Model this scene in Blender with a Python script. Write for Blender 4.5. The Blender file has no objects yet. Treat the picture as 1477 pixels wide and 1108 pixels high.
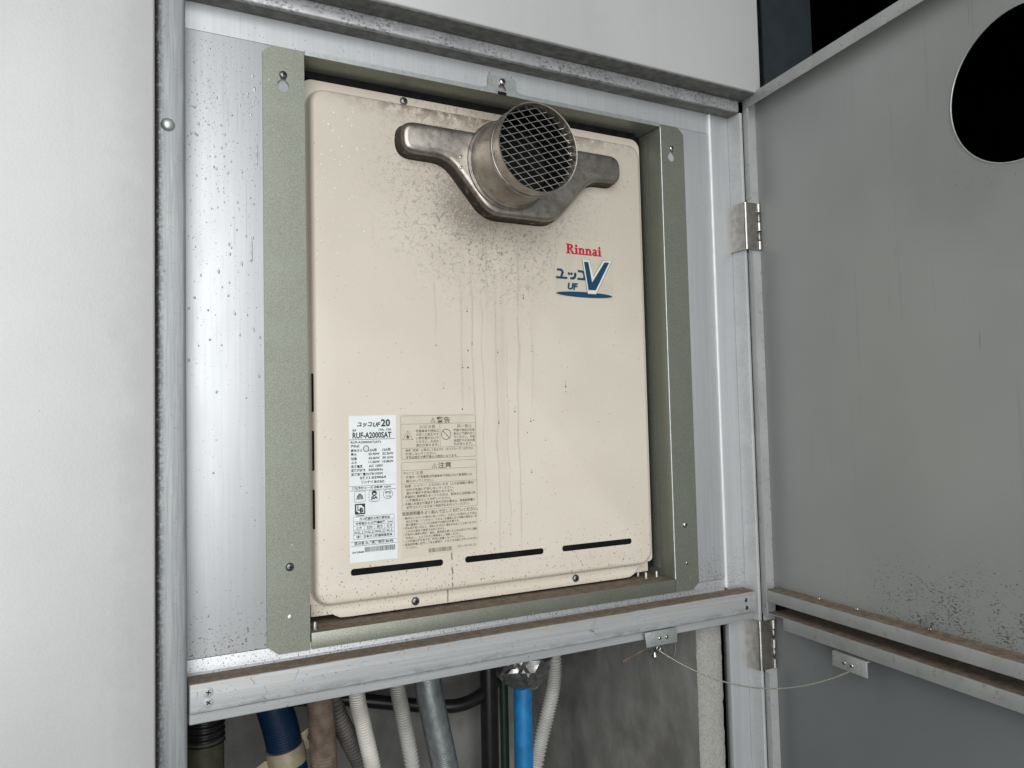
import bpy, bmesh, math, random
from mathutils import Vector, Matrix, noise
from mathutils.geometry import tessellate_polygon

random.seed(7)
scene = bpy.context.scene
col = scene.collection

# ------------------------------------------------------------------ camera
cam_data = bpy.data.cameras.new('camera')
cam = bpy.data.objects.new('camera', cam_data)
col.objects.link(cam)
cam_data.sensor_fit = 'HORIZONTAL'
cam_data.sensor_width = 36.0
cam_data.lens = 36.0 * 1150.0 / 1477.0
cam_data.clip_start = 0.01
cam_data.clip_end = 50.0
cam.matrix_world = Matrix((
    (0.876877, -0.003505, -0.480702, 0.0),
    (-0.480117, -0.056213, -0.875401, -0.8729),
    (-0.023953, 0.998413, -0.050975, 1.5),
    (0, 0, 0, 1)))
scene.camera = cam

# ------------------------------------------------------------------ light
world = bpy.data.worlds.new('World')
scene.world = world
world.use_nodes = True
bg = world.node_tree.nodes['Background']
bg.inputs['Color'].default_value = (0.86, 0.94, 1.0, 1)
bg.inputs['Strength'].default_value = 0.05


def area_light(name, loc, target, sx, sy, power, color):
    ld = bpy.data.lights.new(name, 'AREA')
    ld.shape = 'RECTANGLE'
    ld.size = sx
    ld.size_y = sy
    ld.energy = power
    ld.color = color
    lo = bpy.data.objects.new(name, ld)
    col.objects.link(lo)
    lo.location = loc
    d = Vector(target) - Vector(loc)
    lo.rotation_euler = d.to_track_quat('-Z', 'Y').to_euler()
    return lo


# soft overcast daylight from the open side of the walkway
area_light('daylight_opening', (-0.46, -2.2, 1.88), (0.25, 0.0, 1.5), 2.2, 2.8, 72, (0.99, 1.0, 0.99))

scene.view_settings.view_transform = 'Standard'
scene.view_settings.look = 'None'
scene.view_settings.exposure = 0.0
scene.view_settings.gamma = 1.0
scene.render.engine = 'CYCLES'
scene.cycles.use_denoising = True
scene.cycles.max_bounces = 6


# ------------------------------------------------------------------ materials
class NT:
    def __init__(self, name):
        self.m = bpy.data.materials.new(name)
        self.m.use_nodes = True
        self.t = self.m.node_tree
        self.b = self.t.nodes['Principled BSDF']
        g = self.t.nodes.new('ShaderNodeNewGeometry')
        self.P = g.outputs['Position']
        s = self.t.nodes.new('ShaderNodeSeparateXYZ')
        self.t.links.new(self.P, s.inputs[0])
        self.X, self.Y, self.Z = s.outputs

    def _in(self, sock, v):
        if hasattr(v, 'is_linked') or isinstance(v, bpy.types.NodeSocket):
            self.t.links.new(v, sock)
        elif isinstance(v, (tuple, list)) and len(v) == 3 and sock.type == 'RGBA':
            sock.default_value = (*v, 1)
        else:
            sock.default_value = v

    def math(self, op, a, b=0.0, c=None, clamp=False):
        n = self.t.nodes.new('ShaderNodeMath')
        n.operation = op
        n.use_clamp = clamp
        self._in(n.inputs[0], a)
        self._in(n.inputs[1], b)
        if c is not None:
            self._in(n.inputs[2], c)
        return n.outputs[0]

    def mul(self, *a):
        r = a[0]
        for x in a[1:]:
            r = self.math('MULTIPLY', r, x)
        return r

    def add(self, *a):
        r = a[0]
        for x in a[1:]:
            r = self.math('ADD', r, x)
        return r

    def sub(self, a, b):
        return self.math('SUBTRACT', a, b)

    def step(self, v, a, b, lo=0.0, hi=1.0):
        n = self.t.nodes.new('ShaderNodeMapRange')
        n.interpolation_type = 'SMOOTHSTEP'
        self._in(n.inputs['Value'], v)
        n.inputs['From Min'].default_value = min(a, b)
        n.inputs['From Max'].default_value = max(a, b)
        if a > b:
            lo, hi = hi, lo
        n.inputs['To Min'].default_value = lo
        n.inputs['To Max'].default_value = hi
        return n.outputs[0]

    def vec(self, x, y, z):
        n = self.t.nodes.new('ShaderNodeCombineXYZ')
        for i, v in enumerate((x, y, z)):
            self._in(n.inputs[i], v)
        return n.outputs[0]

    def scaled(self, sx, sy, sz):
        return self.vec(self.mul(self.X, sx), self.mul(self.Y, sy), self.mul(self.Z, sz))

    def noise(self, scale, detail=2.0, rough=0.5, vec=None, dist=0.0):
        n = self.t.nodes.new('ShaderNodeTexNoise')
        self.t.links.new(vec or self.P, n.inputs['Vector'])
        n.inputs['Scale'].default_value = scale
        n.inputs['Detail'].default_value = detail
        n.inputs['Roughness'].default_value = rough
        n.inputs['Distortion'].default_value = dist
        return n.outputs[0]

    def voronoi(self, scale, feature='F1', vec=None, rnd=1.0):
        n = self.t.nodes.new('ShaderNodeTexVoronoi')
        n.feature = feature
        self.t.links.new(vec or self.P, n.inputs['Vector'])
        n.inputs['Scale'].default_value = scale
        n.inputs['Randomness'].default_value = rnd
        return n.outputs['Distance']

    def mix(self, f, a, b):
        n = self.t.nodes.new('ShaderNodeMix')
        n.data_type = 'RGBA'
        self._in(n.inputs[0], f)
        self._in(n.inputs[6], a)
        self._in(n.inputs[7], b)
        return n.outputs[2]

    def bump(self, h, strength, dist=0.001):
        n = self.t.nodes.new('ShaderNodeBump')
        n.inputs['Strength'].default_value = strength
        n.inputs['Distance'].default_value = dist
        self._in(n.inputs['Height'], h)
        self.t.links.new(n.outputs[0], self.b.inputs['Normal'])

    def out(self, color=None, rough=None, metal=None, spec=None):
        if color is not None:
            self._in(self.b.inputs['Base Color'], color)
        if rough is not None:
            self._in(self.b.inputs['Roughness'], rough)
        if metal is not None:
            self._in(self.b.inputs['Metallic'], metal)
        if spec is not None:
            self._in(self.b.inputs['Specular IOR Level'], spec)
        return self.m


def plain(name, color, rough=0.5, metal=0.0, var=0.12, scale=60):
    n = NT(name)
    f = n.noise(scale, 3)
    dark = tuple(c * (1 - var) for c in color)
    lite = tuple(min(1, c * (1 + var)) for c in color)
    return n.out(n.mix(n.step(f, 0.3, 0.7), dark, lite), rough, metal)


def mat_cream():
    n = NT('cream_enamel_sooty')
    base = n.mix(n.step(n.noise(9, 3), 0.3, 0.7), (0.72, 0.655, 0.56), (0.76, 0.695, 0.60))
    dx = n.sub(n.X, 0.462)
    dz = n.sub(n.Z, 1.800)
    d = n.math('SQRT', n.add(n.mul(dx, dx), n.mul(dz, dz, 1.05)))
    wob = n.mul(n.sub(n.noise(25, 4), 0.5), 0.06)
    dw = n.add(d, wob)
    m_far = n.mul(n.step(dw, 0.205, 0.075), n.step(n.X, 0.62, 0.46, 0.40, 1.0))
    # thick soot that hugs the lower left of the flue cover
    lx = n.sub(n.X, 0.425)
    lz = n.sub(n.Z, 1.772)
    along = n.add(n.mul(lx, 0.70), n.mul(lz, 0.71))
    d2 = n.math('SQRT', n.add(n.mul(lx, lx), n.mul(lz, lz)))
    m_near = n.step(n.add(d2, n.mul(wob, 0.5)), 0.074, 0.018)
    # crackled soot lines
    wv = n.t.nodes.new('ShaderNodeVectorMath')
    wv.operation = 'ADD'
    n.t.links.new(n.P, wv.inputs[0])
    nz = n.t.nodes.new('ShaderNodeTexNoise')
    n.t.links.new(n.P, nz.inputs['Vector'])
    nz.inputs['Scale'].default_value = 130
    nz.inputs['Detail'].default_value = 3
    sc = n.t.nodes.new('ShaderNodeVectorMath')
    sc.operation = 'SCALE'
    n.t.links.new(nz.outputs['Color'], sc.inputs[0])
    sc.inputs['Scale'].default_value = 0.012
    n.t.links.new(sc.outputs[0], wv.inputs[1])
    edge = n.voronoi(150, 'DISTANCE_TO_EDGE', wv.outputs[0])
    crack = n.step(edge, 0.13, 0.0)
    patch = n.step(n.noise(150, 4, 0.65), 0.47, 0.58)
    cracks = n.mul(crack, patch)
    fine = n.step(n.noise(620, 3, 0.65), 0.57, 0.68)
    f1 = n.mul(m_far, n.add(n.mul(cracks, 0.75), n.mul(fine, 0.5)))
    c = n.mix(n.math('MINIMUM', n.mul(f1, 1.15), 0.95), base, (0.080, 0.064, 0.050))
    c = n.mix(n.mul(n.step(dw, 0.17, 0.06), n.step(n.noise(30, 5, 0.65), 0.30, 0.72), n.step(n.X, 0.60, 0.47, 0.3, 1.0), 0.34), c, (0.24, 0.19, 0.145))
    # brown soot grains inside the cloud
    haze = n.mul(m_near, n.step(n.add(n.noise(420, 4, 0.7), n.mul(m_near, 0.10)), 0.46, 0.62), 0.88)
    c = n.mix(haze, c, (0.060, 0.043, 0.033))
    c = n.mix(n.mul(m_near, 0.30), c, (0.16, 0.12, 0.09))
    top_dim = n.mul(n.step(n.add(n.Z, n.mul(n.sub(n.noise(7, 3), 0.5), 0.12)), 1.42, 1.90), 0.52)  # light falling off towards the top, put into the enamel colour
    c = n.mix(top_dim, c, (0.39, 0.345, 0.295))
    # thin sooty film under the flue bowl
    film = n.mul(n.step(n.Z, 1.70, 1.755), n.step(n.math('ABSOLUTE', n.sub(n.X, 0.47)), 0.075, 0.02), 0.30)
    c = n.mix(film, c, (0.17, 0.14, 0.11))
    # brown band along the top edge
    topb = n.mul(n.step(n.Z, 1.852, 1.880), n.step(n.noise(120, 5, 0.7), 0.34, 0.60),
                 n.step(n.X, 0.22, 0.36), n.step(n.X, 0.75, 0.52), 0.85)
    flat = n.step(n.Y, -0.0095, -0.0125)
    c = n.mix(n.mul(topb, flat), c, (0.15, 0.10, 0.07))
    # drip streaks: each run has its own line, start and end
    wobx = n.mul(n.sub(n.noise(17, 3), 0.5), 0.010)
    xs = n.add(n.X, wobx)
    grain = n.step(n.noise(1.0, 4, 0.65, n.vec(n.mul(n.X, 240), 2.0, n.mul(n.Z, 26))), 0.30, 0.66)
    for (x0, w, zt, zb, k) in ((0.3708, 0.0018, 1.67, 1.60, .50), (0.4040, 0.0026, 1.68, 1.50, .34), (0.4190, 0.0018, 1.70, 1.46, .46), (0.4320, 0.0013, 1.66, 1.37, .34),
                               (0.4505, 0.0020, 1.66, 1.34, .36), (0.4650, 0.0016, 1.60, 1.34, .30), (0.4822, 0.0026, 1.72, 1.54, .42), (0.4800, 0.0016, 1.57, 1.33, .42),
                               (0.5012, 0.0012, 1.62, 1.50, .34), (0.4400, 0.0030, 1.73, 1.62, .25)):
        ln = n.mul(n.step(n.math('ABSOLUTE', n.sub(xs, x0)), w, w * 0.15), n.step(n.Z, zt + 0.03, zt - 0.03), n.step(n.Z, zb - 0.015, zb + 0.05), n.add(0.35, n.mul(grain, 0.65)), k)
        c = n.mix(n.mul(ln, 0.72), c, (0.27, 0.215, 0.16))
    broad = n.mul(n.step(n.noise(1.0, 3, 0.5, n.vec(n.mul(n.X, 60), 7.0, n.mul(n.Z, 3))), 0.45, 0.7), n.step(n.X, 0.36, 0.41), n.step(n.X, 0.53, 0.48), n.step(n.Z, 1.32, 1.5), n.step(n.Z, 1.78, 1.70), 0.16)
    c = n.mix(broad, c, (0.36, 0.31, 0.25))
    # dark runs beside the vent slots
    run = n.mul(n.step(n.math('ABSOLUTE', n.sub(n.X, n.add(0.3865, n.mul(n.sub(n.noise(90, 2), 0.5), 0.003)))), 0.0013, 0.0003),
                n.step(n.Z, 1.356, 1.350), n.step(n.noise(260, 2), 0.40, 0.52), 0.8)
    c = n.mix(run, c, (0.07, 0.055, 0.045))
    # small dirt specks, thicker towards the bottom
    low = n.step(n.Z, 1.42, 1.30, 0.0, 0.085)
    sp = n.step(n.add(n.noise(480, 2, 0.5, n.scaled(1.0, 1.0, 0.8)), low), 0.725, 0.76)
    c = n.mix(n.mul(sp, 0.8), c, (0.12, 0.085, 0.06))
    sp2 = n.step(n.noise(150, 1, 0.5), 0.795, 0.82)
    c = n.mix(n.mul(sp2, 0.8), c, (0.13, 0.10, 0.08))
    n.bump(n.noise(700, 2), 0.06, 0.0005)
    return n.out(c, n.add(0.40, n.mul(f1, 0.3)), 0.0, 0.45)


def mat_silver():
    n = NT('silver_sheet_metal')
    streak = n.noise(1.0, 4, 0.6, n.vec(n.mul(n.X, 260), n.mul(n.Y, 60), n.mul(n.Z, 7)))
    c = n.mix(n.step(streak, 0.35, 0.68), (0.555, 0.57, 0.59), (0.60, 0.612, 0.63))
    c = n.mix(n.mul(n.step(n.noise(14, 3), 0.45, 0.7), 0.35), c, (0.54, 0.55, 0.565))
    runs = n.noise(1.0, 2, 0.5, n.vec(n.mul(n.X, 700), 0.0, n.mul(n.Z, 9)))
    rm = n.mul(n.step(runs, 0.62, 0.70), n.step(n.X, 0.22, 0.20), n.step(n.Z, 1.50, 1.65), 0.55)
    c = n.mix(rm, c, (0.42, 0.425, 0.43))
    low = n.mul(n.step(n.Z, 1.36, 1.27, 0.0, 0.12), n.step(n.Z, 1.255, 1.265))
    sp = n.step(n.add(n.noise(420, 2, 0.6), low), 0.70, 0.75)
    c = n.mix(n.mul(sp, 0.75), c, (0.13, 0.12, 0.11))
    n.bump(n.noise(900, 2), 0.05, 0.0004)
    return n.out(c, n.add(0.44, n.mul(n.noise(1.0, 4, 0.6, n.scaled(60, 60, 14)), 0.12)), 0.55)


def mat_panel():
    n = NT('light_grey_panel_paint')
    c = n.mix(n.step(n.noise(6, 3), 0.3, 0.7), (0.545, 0.55, 0.555), (0.59, 0.595, 0.60))
    c = n.mix(n.mul(n.step(n.noise(900, 2, 0.7), 0.40, 0.65), 0.10), c, (0.30, 0.30, 0.295))
    sp = n.step(n.noise(170, 1, 0.5), 0.80, 0.83)
    c = n.mix(n.mul(sp, 0.5), c, (0.25, 0.24, 0.23))
    grime = n.mul(n.step(n.add(n.X, n.mul(n.noise(40, 4, 0.7), 0.05)), 0.045, 0.085), n.step(n.Y, -0.05, -0.07), n.step(n.X, 0.2, 0.1), 0.35)
    c = n.mix(grime, c, (0.36, 0.355, 0.34))
    sm = n.step(n.noise(1.0, 4, 0.6, n.vec(n.mul(n.X, 30), 0.0, n.mul(n.Z, 2.0))), 0.52, 0.75)
    c = n.mix(n.mul(sm, 0.16), c, (0.42, 0.42, 0.41))
    n.bump(n.noise(420, 3, 0.6), 0.20, 0.0005)
    return n.out(c, 0.42, 0.15)


def mat_frame():
    n = NT('grey_frame_paint_dirty')
    streak = n.noise(1.0, 4, 0.6, n.vec(n.mul(n.X, 420), n.mul(n.Y, 120), n.mul(n.Z, 14)), 0.6)
    c = n.mix(n.step(streak, 0.35, 0.7), (0.285, 0.30, 0.312), (0.375, 0.39, 0.402))
    sp = n.step(n.noise(430, 3, 0.65), 0.63, 0.72)
    c = n.mix(n.mul(sp, 0.6), c, (0.12, 0.11, 0.10))
    hair = n.mul(n.step(n.voronoi(75, 'DISTANCE_TO_EDGE', n.scaled(1, 1, 1.5)), 0.018, 0.0), n.step(n.noise(120, 2), 0.56, 0.66))
    c = n.mix(n.mul(hair, 0.6), c, (0.10, 0.09, 0.08))
    edge = n.step(n.X, 0.0765, 0.0665)
    gr = n.mul(n.step(n.add(n.noise(330, 3, 0.65), n.mul(edge, 0.16)), 0.50, 0.62), edge, n.step(n.X, 0.06, 0.064))
    c = n.mix(n.mul(gr, 0.9), c, (0.075, 0.068, 0.06))
    n.bump(streak, 0.10, 0.0006)
    return n.out(c, 0.40, 0.35)


def mat_rail():
    n = NT('grey_rail_paint_weathered')
    streak = n.noise(1.0, 4, 0.6, n.vec(n.mul(n.X, 6), n.mul(n.Y, 150), n.mul(n.Z, 300)))
    c = n.mix(n.step(streak, 0.35, 0.68), (0.40, 0.412, 0.422), (0.475, 0.485, 0.492))
    tan = n.mul(n.step(n.Z, 1.245, 1.262), n.step(n.noise(70, 4), 0.42, 0.7), 0.55)
    c = n.mix(tan, c, (0.46, 0.42, 0.34))
    sp = n.step(n.noise(360, 4, 0.65), 0.635, 0.70)
    c = n.mix(n.mul(sp, 0.75), c, (0.08, 0.07, 0.065))
    low = n.mul(n.step(n.Z, 1.246, 1.236), n.step(n.Z, 1.233, 1.2355), n.step(n.noise(90, 5, 0.7, n.scaled(0.4, 1, 1)), 0.45, 0.62), 0.5)
    c = n.mix(low, c, (0.20, 0.185, 0.165))
    hair = n.mul(n.step(n.voronoi(60, 'DISTANCE_TO_EDGE', n.scaled(0.6, 1, 1.6)), 0.022, 0.0), n.step(n.noise(75, 2), 0.58, 0.66))
    c = n.mix(n.mul(hair, 0.7), c, (0.09, 0.08, 0.07))
    return n.out(c, 0.45, 0.2)


def mat_ledge():
    n = NT('header_ledge_grimy')
    c = n.mix(n.step(n.noise(45, 3), 0.35, 0.65), (0.42, 0.425, 0.44), (0.52, 0.525, 0.54))
    gr = n.mul(n.step(n.noise(330, 4, 0.7, n.scaled(0.7, 1, 1)), 0.50, 0.60), n.step(n.noise(22, 3), 0.34, 0.56))
    c = n.mix(n.mul(gr, 0.7), c, (0.10, 0.095, 0.09))
    return n.out(c, 0.42, 0.4)


def mat_green():
    n = NT('green_galvanised_steel')
    g = n.noise(900, 2, 0.6)
    c = n.mix(n.step(g, 0.36, 0.64), (0.225, 0.238, 0.197), (0.325, 0.337, 0.288))
    c = n.mix(n.mul(n.step(n.noise(26, 3), 0.45, 0.7), 0.3), c, (0.30, 0.32, 0.28))
    sc = n.mul(n.step(n.voronoi(85, 'DISTANCE_TO_EDGE'), 0.015, 0.0), n.step(n.noise(60, 2), 0.62, 0.70))
    c = n.mix(n.mul(sc, 0.5), c, (0.13, 0.13, 0.11))
    sp = n.step(n.noise(150, 1), 0.77, 0.80)
    c = n.mix(n.mul(sp, 0.6), c, (0.55, 0.56, 0.50))
    return n.out(c, n.add(0.38, n.mul(n.noise(35, 4), 0.16)), 0.68)


def mat_stainless():
    n = NT('heat_stained_stainless')
    c = n.mix(n.step(n.noise(30, 4, 0.6), 0.32, 0.68), (0.36, 0.325, 0.285), (0.52, 0.49, 0.445))
    c = n.mix(n.mul(n.step(n.noise(90, 4, 0.6), 0.52, 0.70), 0.5), c, (0.20, 0.155, 0.115))
    gr = n.step(n.noise(420, 3, 0.6), 0.58, 0.70)
    c = n.mix(n.mul(gr, 0.45), c, (0.13, 0.11, 0.09))
    side = n.mul(n.step(n.Y, -0.0325, -0.0270), n.step(n.noise(80, 4, 0.6), 0.15, 0.45), 0.86)  # side walls coloured for soot and for the dark they reflect
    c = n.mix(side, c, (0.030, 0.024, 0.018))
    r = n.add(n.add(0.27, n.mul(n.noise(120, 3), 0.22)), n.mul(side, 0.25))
    return n.out(c, r, 0.92)


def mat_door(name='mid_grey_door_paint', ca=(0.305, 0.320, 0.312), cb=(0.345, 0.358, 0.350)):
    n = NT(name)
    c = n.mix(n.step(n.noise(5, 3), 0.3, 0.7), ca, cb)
    # flecks of grit above the bottom edge and below the hole
    low = n.mul(n.step(n.Z, 1.40, 1.275), n.step(n.Y, -0.08, -0.32), n.step(n.Z, 1.255, 1.26))
    fl = n.step(n.add(n.noise(460, 3, 0.6, n.scaled(1, 0.6, 1.4)), n.mul(low, n.step(n.noise(30, 3), 0.15, 0.62), 0.22)), 0.745, 0.79)
    c = n.mix(n.mul(fl, 0.85), c, (0.06, 0.055, 0.05))
    near = n.mul(n.step(n.Z, 1.70, 1.735), n.step(n.Z, 1.79, 1.75), n.step(n.Y, -0.33, -0.38))
    fl2 = n.step(n.add(n.noise(360, 3, 0.6), n.mul(near, 0.06)), 0.70, 0.76)
    c = n.mix(n.mul(fl2, near, 0.7), c, (0.09, 0.085, 0.075))
    st = n.noise(1.0, 3, 0.5, n.vec(n.mul(n.X, 80), n.mul(n.Y, 120), n.mul(n.Z, 2.5)))
    c = n.mix(n.mul(n.step(st, 0.60, 0.74), n.step(n.noise(9, 2), 0.45, 0.65), 0.22), c, (0.20, 0.20, 0.195))
    scr = n.noise(1.0, 2, 0.5, n.vec(n.mul(n.X, 300), n.mul(n.Y, 420), n.mul(n.Z, 11)), 0.4)
    c = n.mix(n.mul(n.step(scr, 0.70, 0.76), n.step(n.noise(10, 2), 0.50, 0.62), 0.55), c, (0.13, 0.125, 0.12))
    hx = n.add(n.Y, 0.445)
    hz = n.sub(n.Z, 1.8195)
    hd = n.math('SQRT', n.add(n.mul(hx, hx), n.mul(hz, hz)))
    sooty = n.mul(n.step(n.add(hd, n.mul(n.sub(n.noise(16, 4), 0.5), 0.10)), 0.21, 0.07), 0.24)
    c = n.mix(sooty, c, (0.155, 0.145, 0.13))
    n.bump(n.add(n.noise(400, 2), n.mul(n.noise(7, 2), 6.0)), 0.06, 0.0006)
    return n.out(c, n.add(0.33, n.mul(n.noise(12, 4), 0.14)), 0.0, 0.5)


def mat_door_lip():
    n = NT('door_lip_paint_worn')
    c = n.mix(n.step(n.noise(28, 4), 0.35, 0.65), (0.38, 0.39, 0.385), (0.43, 0.44, 0.432))
    gr = n.mul(n.step(n.noise(110, 5, 0.65), 0.57, 0.68), 0.40)
    c = n.mix(gr, c, (0.17, 0.165, 0.155))
    sp = n.step(n.noise(330, 2), 0.70, 0.75)
    c = n.mix(n.mul(sp, 0.7), c, (0.07, 0.065, 0.06))
    return n.out(c, 0.42, 0.1)


def mat_dust():
    n = NT('brown_settled_dust')
    c = n.mix(n.step(n.noise(110, 4, 0.65), 0.32, 0.68), (0.20, 0.155, 0.118), (0.29, 0.235, 0.185))
    c = n.mix(n.mul(n.step(n.noise(500, 2), 0.62, 0.70), 0.5), c, (0.30, 0.25, 0.20))
    n.bump(n.noise(420, 4, 0.7), 0.9, 0.0015)
    return n.out(c, 0.95, 0.0, 0.1)


def mat_concrete():
    n = NT('bare_concrete')
    st = n.noise(1.0, 4, 0.6, n.vec(n.mul(n.X, 24), n.mul(n.Y, 24), n.mul(n.Z, 13)))
    c = n.mix(n.step(st, 0.3, 0.7), (0.235, 0.23, 0.217), (0.34, 0.332, 0.318))
    c = n.mix(n.mul(n.step(n.noise(10, 3), 0.42, 0.66), 0.55), c, (0.13, 0.125, 0.115))
    gr = n.noise(420, 4, 0.7)
    c = n.mix(n.mul(n.step(gr, 0.55, 0.68), 0.28), c, (0.40, 0.39, 0.37))
    n.bump(n.add(n.noise(160, 4, 0.65), n.mul(gr, 0.6)), 0.35, 0.001)
    return n.out(c, 0.9, 0.0, 0.2)


M = {
    'cream': mat_cream(), 'silver': mat_silver(), 'panel': mat_panel(), 'frame': mat_frame(), 'rail': mat_rail(),
    'ledge': mat_ledge(), 'green': mat_green(), 'stainless': mat_stainless(), 'door': mat_door(), 'lip': mat_door_lip(), 'door_low': mat_door('blue_grey_door_paint_shaded', (0.20, 0.214, 0.218), (0.224, 0.237, 0.242)),  # lower door: bluish paint, with the shade low down put into its colour
    'dust': mat_dust(), 'concrete': mat_concrete(),
    'under_shade': plain('shaded_underside', (0.15, 0.15, 0.14), 0.6, 0.2, 0.3, 90), 'jamb': None, 'mortar': None,  # dark tone holds the shade under header panel and ledge
    'galv': plain('pale_galvanised_sheet', (0.50, 0.54, 0.53), 0.38, 0.6, 0.08, 200),
    'screw': plain('zinc_screw', (0.50, 0.49, 0.46), 0.25, 0.95, 0.2, 300),
    'screw_old': plain('tarnished_screw', (0.22, 0.23, 0.22), 0.32, 0.9, 0.3, 400),
    'black': plain('black_recess', (0.010, 0.010, 0.010), 0.8, 0.0, 0.3),
    'hinge': plain('brushed_hinge_steel', (0.44, 0.42, 0.385), 0.30, 0.95, 0.14, 120),
    'wire': plain('stay_wire_steel', (0.52, 0.49, 0.43), 0.35, 0.85, 0.25, 900),
    'mesh': plain('guard_wire_metal', (0.62, 0.60, 0.56), 0.35, 0.9, 0.3, 300),
    'logo_sticker': plain('thin_cream_sticker', (0.60, 0.545, 0.455), 0.30, 0.0, 0.03),
    'sticker': plain('clear_cream_sticker', (0.69, 0.628, 0.53), 0.30, 0.0, 0.03),
    'label': plain('white_rating_label', (0.84, 0.87, 0.89), 0.35, 0.0, 0.03),
    'ink': plain('black_print_ink', (0.022, 0.022, 0.025), 0.5, 0.0, 0.2, 500),
    'ink_grey': plain('faded_brown_print_ink', (0.15, 0.125, 0.10), 0.5, 0.0, 0.25, 400),
    'red': plain('red_print_ink', (0.50, 0.010, 0.045), 0.4, 0.0, 0.05),
    'blue': plain('navy_print_ink', (0.002, 0.052, 0.115), 0.5, 0.0, 0.06),
    'white': plain('white_print_ink', (0.76, 0.74, 0.68), 0.4, 0.0, 0.03),
    'hose_white': plain('off_white_corrugated_hose', (0.62, 0.60, 0.56), 0.5, 0.0, 0.12, 30),
    'hose_grey': plain('light_grey_corrugated_hose', (0.40, 0.395, 0.375), 0.5, 0.0, 0.15, 30),
    'hose_dark': plain('grimy_dark_hose', (0.13, 0.125, 0.115), 0.6, 0.0, 0.3, 60),
    'conduit': plain('zinc_flexible_conduit', (0.42, 0.45, 0.45), 0.38, 0.85, 0.15, 90),
    'blue_duct': plain('dark_blue_ribbed_duct', (0.002, 0.018, 0.050), 0.45, 0.0, 0.2, 40),
    'blue_pipe': plain('bright_blue_pipe', (0.008, 0.165, 0.40), 0.45, 0.0, 0.22, 45),
    'beige': plain('beige_clamp_metal', (0.34, 0.29, 0.21), 0.5, 0.3, 0.15, 90),
    'brown_hose': plain('dusty_brown_hose', (0.145, 0.105, 0.080), 0.8, 0.0, 0.3, 70),
    'black_hose': plain('black_rubber_hose', (0.014, 0.014, 0.014), 0.35, 0.0, 0.3, 60),
    'olive': plain('olive_pipe', (0.050, 0.050, 0.028), 0.6, 0.0, 0.3, 60),
    'green_pipe': plain('dark_green_pipe', (0.003, 0.024, 0.010), 0.5, 0.0, 0.2, 60),
    'foil': plain('crumpled_foil_tape', (0.36, 0.36, 0.35), 0.30, 0.95, 0.2, 60),
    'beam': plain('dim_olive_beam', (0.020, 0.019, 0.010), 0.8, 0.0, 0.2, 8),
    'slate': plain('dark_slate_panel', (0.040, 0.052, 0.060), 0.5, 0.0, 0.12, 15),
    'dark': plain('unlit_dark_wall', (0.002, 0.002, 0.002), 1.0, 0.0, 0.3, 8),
    'soot': plain('dried_soot', (0.045, 0.036, 0.028), 0.6, 0.0, 0.4, 900), 'edge_highlight': plain('fold_highlight', (0.86, 0.88, 0.88), 0.45, 0.15, 0.04, 60),  # near-white fold colour carries the highlight along that edge
    'drop': plain('grey_water_drop', (0.40, 0.41, 0.415), 0.18, 0.3, 0.2, 200),
    'drop_clear': plain('pale_water_drop', (0.78, 0.74, 0.68), 0.08, 0.0, 0.05, 200),
}



def mat_jamb():
    n = NT('jamb_paint_speckled')
    c = n.mix(n.step(n.noise(30, 3), 0.3, 0.7), (0.53, 0.545, 0.545), (0.60, 0.61, 0.61))
    sp = n.step(n.noise(520, 3, 0.65), 0.58, 0.70)
    c = n.mix(n.mul(sp, 0.60), c, (0.17, 0.165, 0.155))
    return n.out(c, 0.42, 0.3)


def mat_mortar():
    n = NT('rough_grey_mortar')
    c = n.mix(n.step(n.noise(300, 4, 0.7), 0.35, 0.65), (0.33, 0.325, 0.305), (0.44, 0.43, 0.405))
    n.bump(n.noise(430, 4, 0.7), 0.8, 0.0015)
    return n.out(c, 0.9, 0.0, 0.25)


M['jamb'] = mat_jamb()
M['mortar'] = mat_mortar()
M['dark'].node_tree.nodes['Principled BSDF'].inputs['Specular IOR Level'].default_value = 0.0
M['black'].node_tree.nodes['Principled BSDF'].inputs['Specular IOR Level'].default_value = 0.1
# ------------------------------------------------------------------ object helpers
MATW = {}


def tag(o, label=None, category=None, group=None, kind=None):
    if label:
        o['label'] = label
    if category:
        o['category'] = category
    if group:
        o['group'] = group
    if kind:
        o['kind'] = kind
    return o


def thing(name, loc, label, category, group=None, rotz=0.0):
    o = bpy.data.objects.new(name, None)
    o.empty_display_size = 0.05
    col.objects.link(o)
    o.location = loc
    o.rotation_euler = (0, 0, rotz)
    MATW[o.name] = Matrix.Translation(Vector(loc)) @ Matrix.Rotation(rotz, 4, 'Z')
    return tag(o, label, category, group)


def finish(bm, smooth=35):
    bmesh.ops.recalc_face_normals(bm, faces=bm.faces[:])


def obj(name, bm, mat, parent=None, local=False, smooth=35, loc=None, kind=None, recalc=True):
    if recalc:
        bmesh.ops.recalc_face_normals(bm, faces=bm.faces[:])
    me = bpy.data.meshes.new(name)
    if parent is not None:
        mw = MATW[parent.name]
        if not local:
            bm.transform(mw.inverted())
    else:
        mw = Matrix.Translation(Vector(loc or (0, 0, 0)))
        bm.transform(mw.inverted())
    bm.to_mesh(me)
    bm.free()
    me.materials.append(M[mat])
    if smooth:
        for p in me.polygons:
            p.use_smooth = True
        me.set_sharp_from_angle(angle=math.radians(smooth))
    o = bpy.data.objects.new(name, me)
    col.objects.link(o)
    if parent is not None:
        o.parent = parent
    else:
        o.location = mw.translation
    MATW[o.name] = mw
    if kind:
        o['kind'] = kind
    return o


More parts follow.
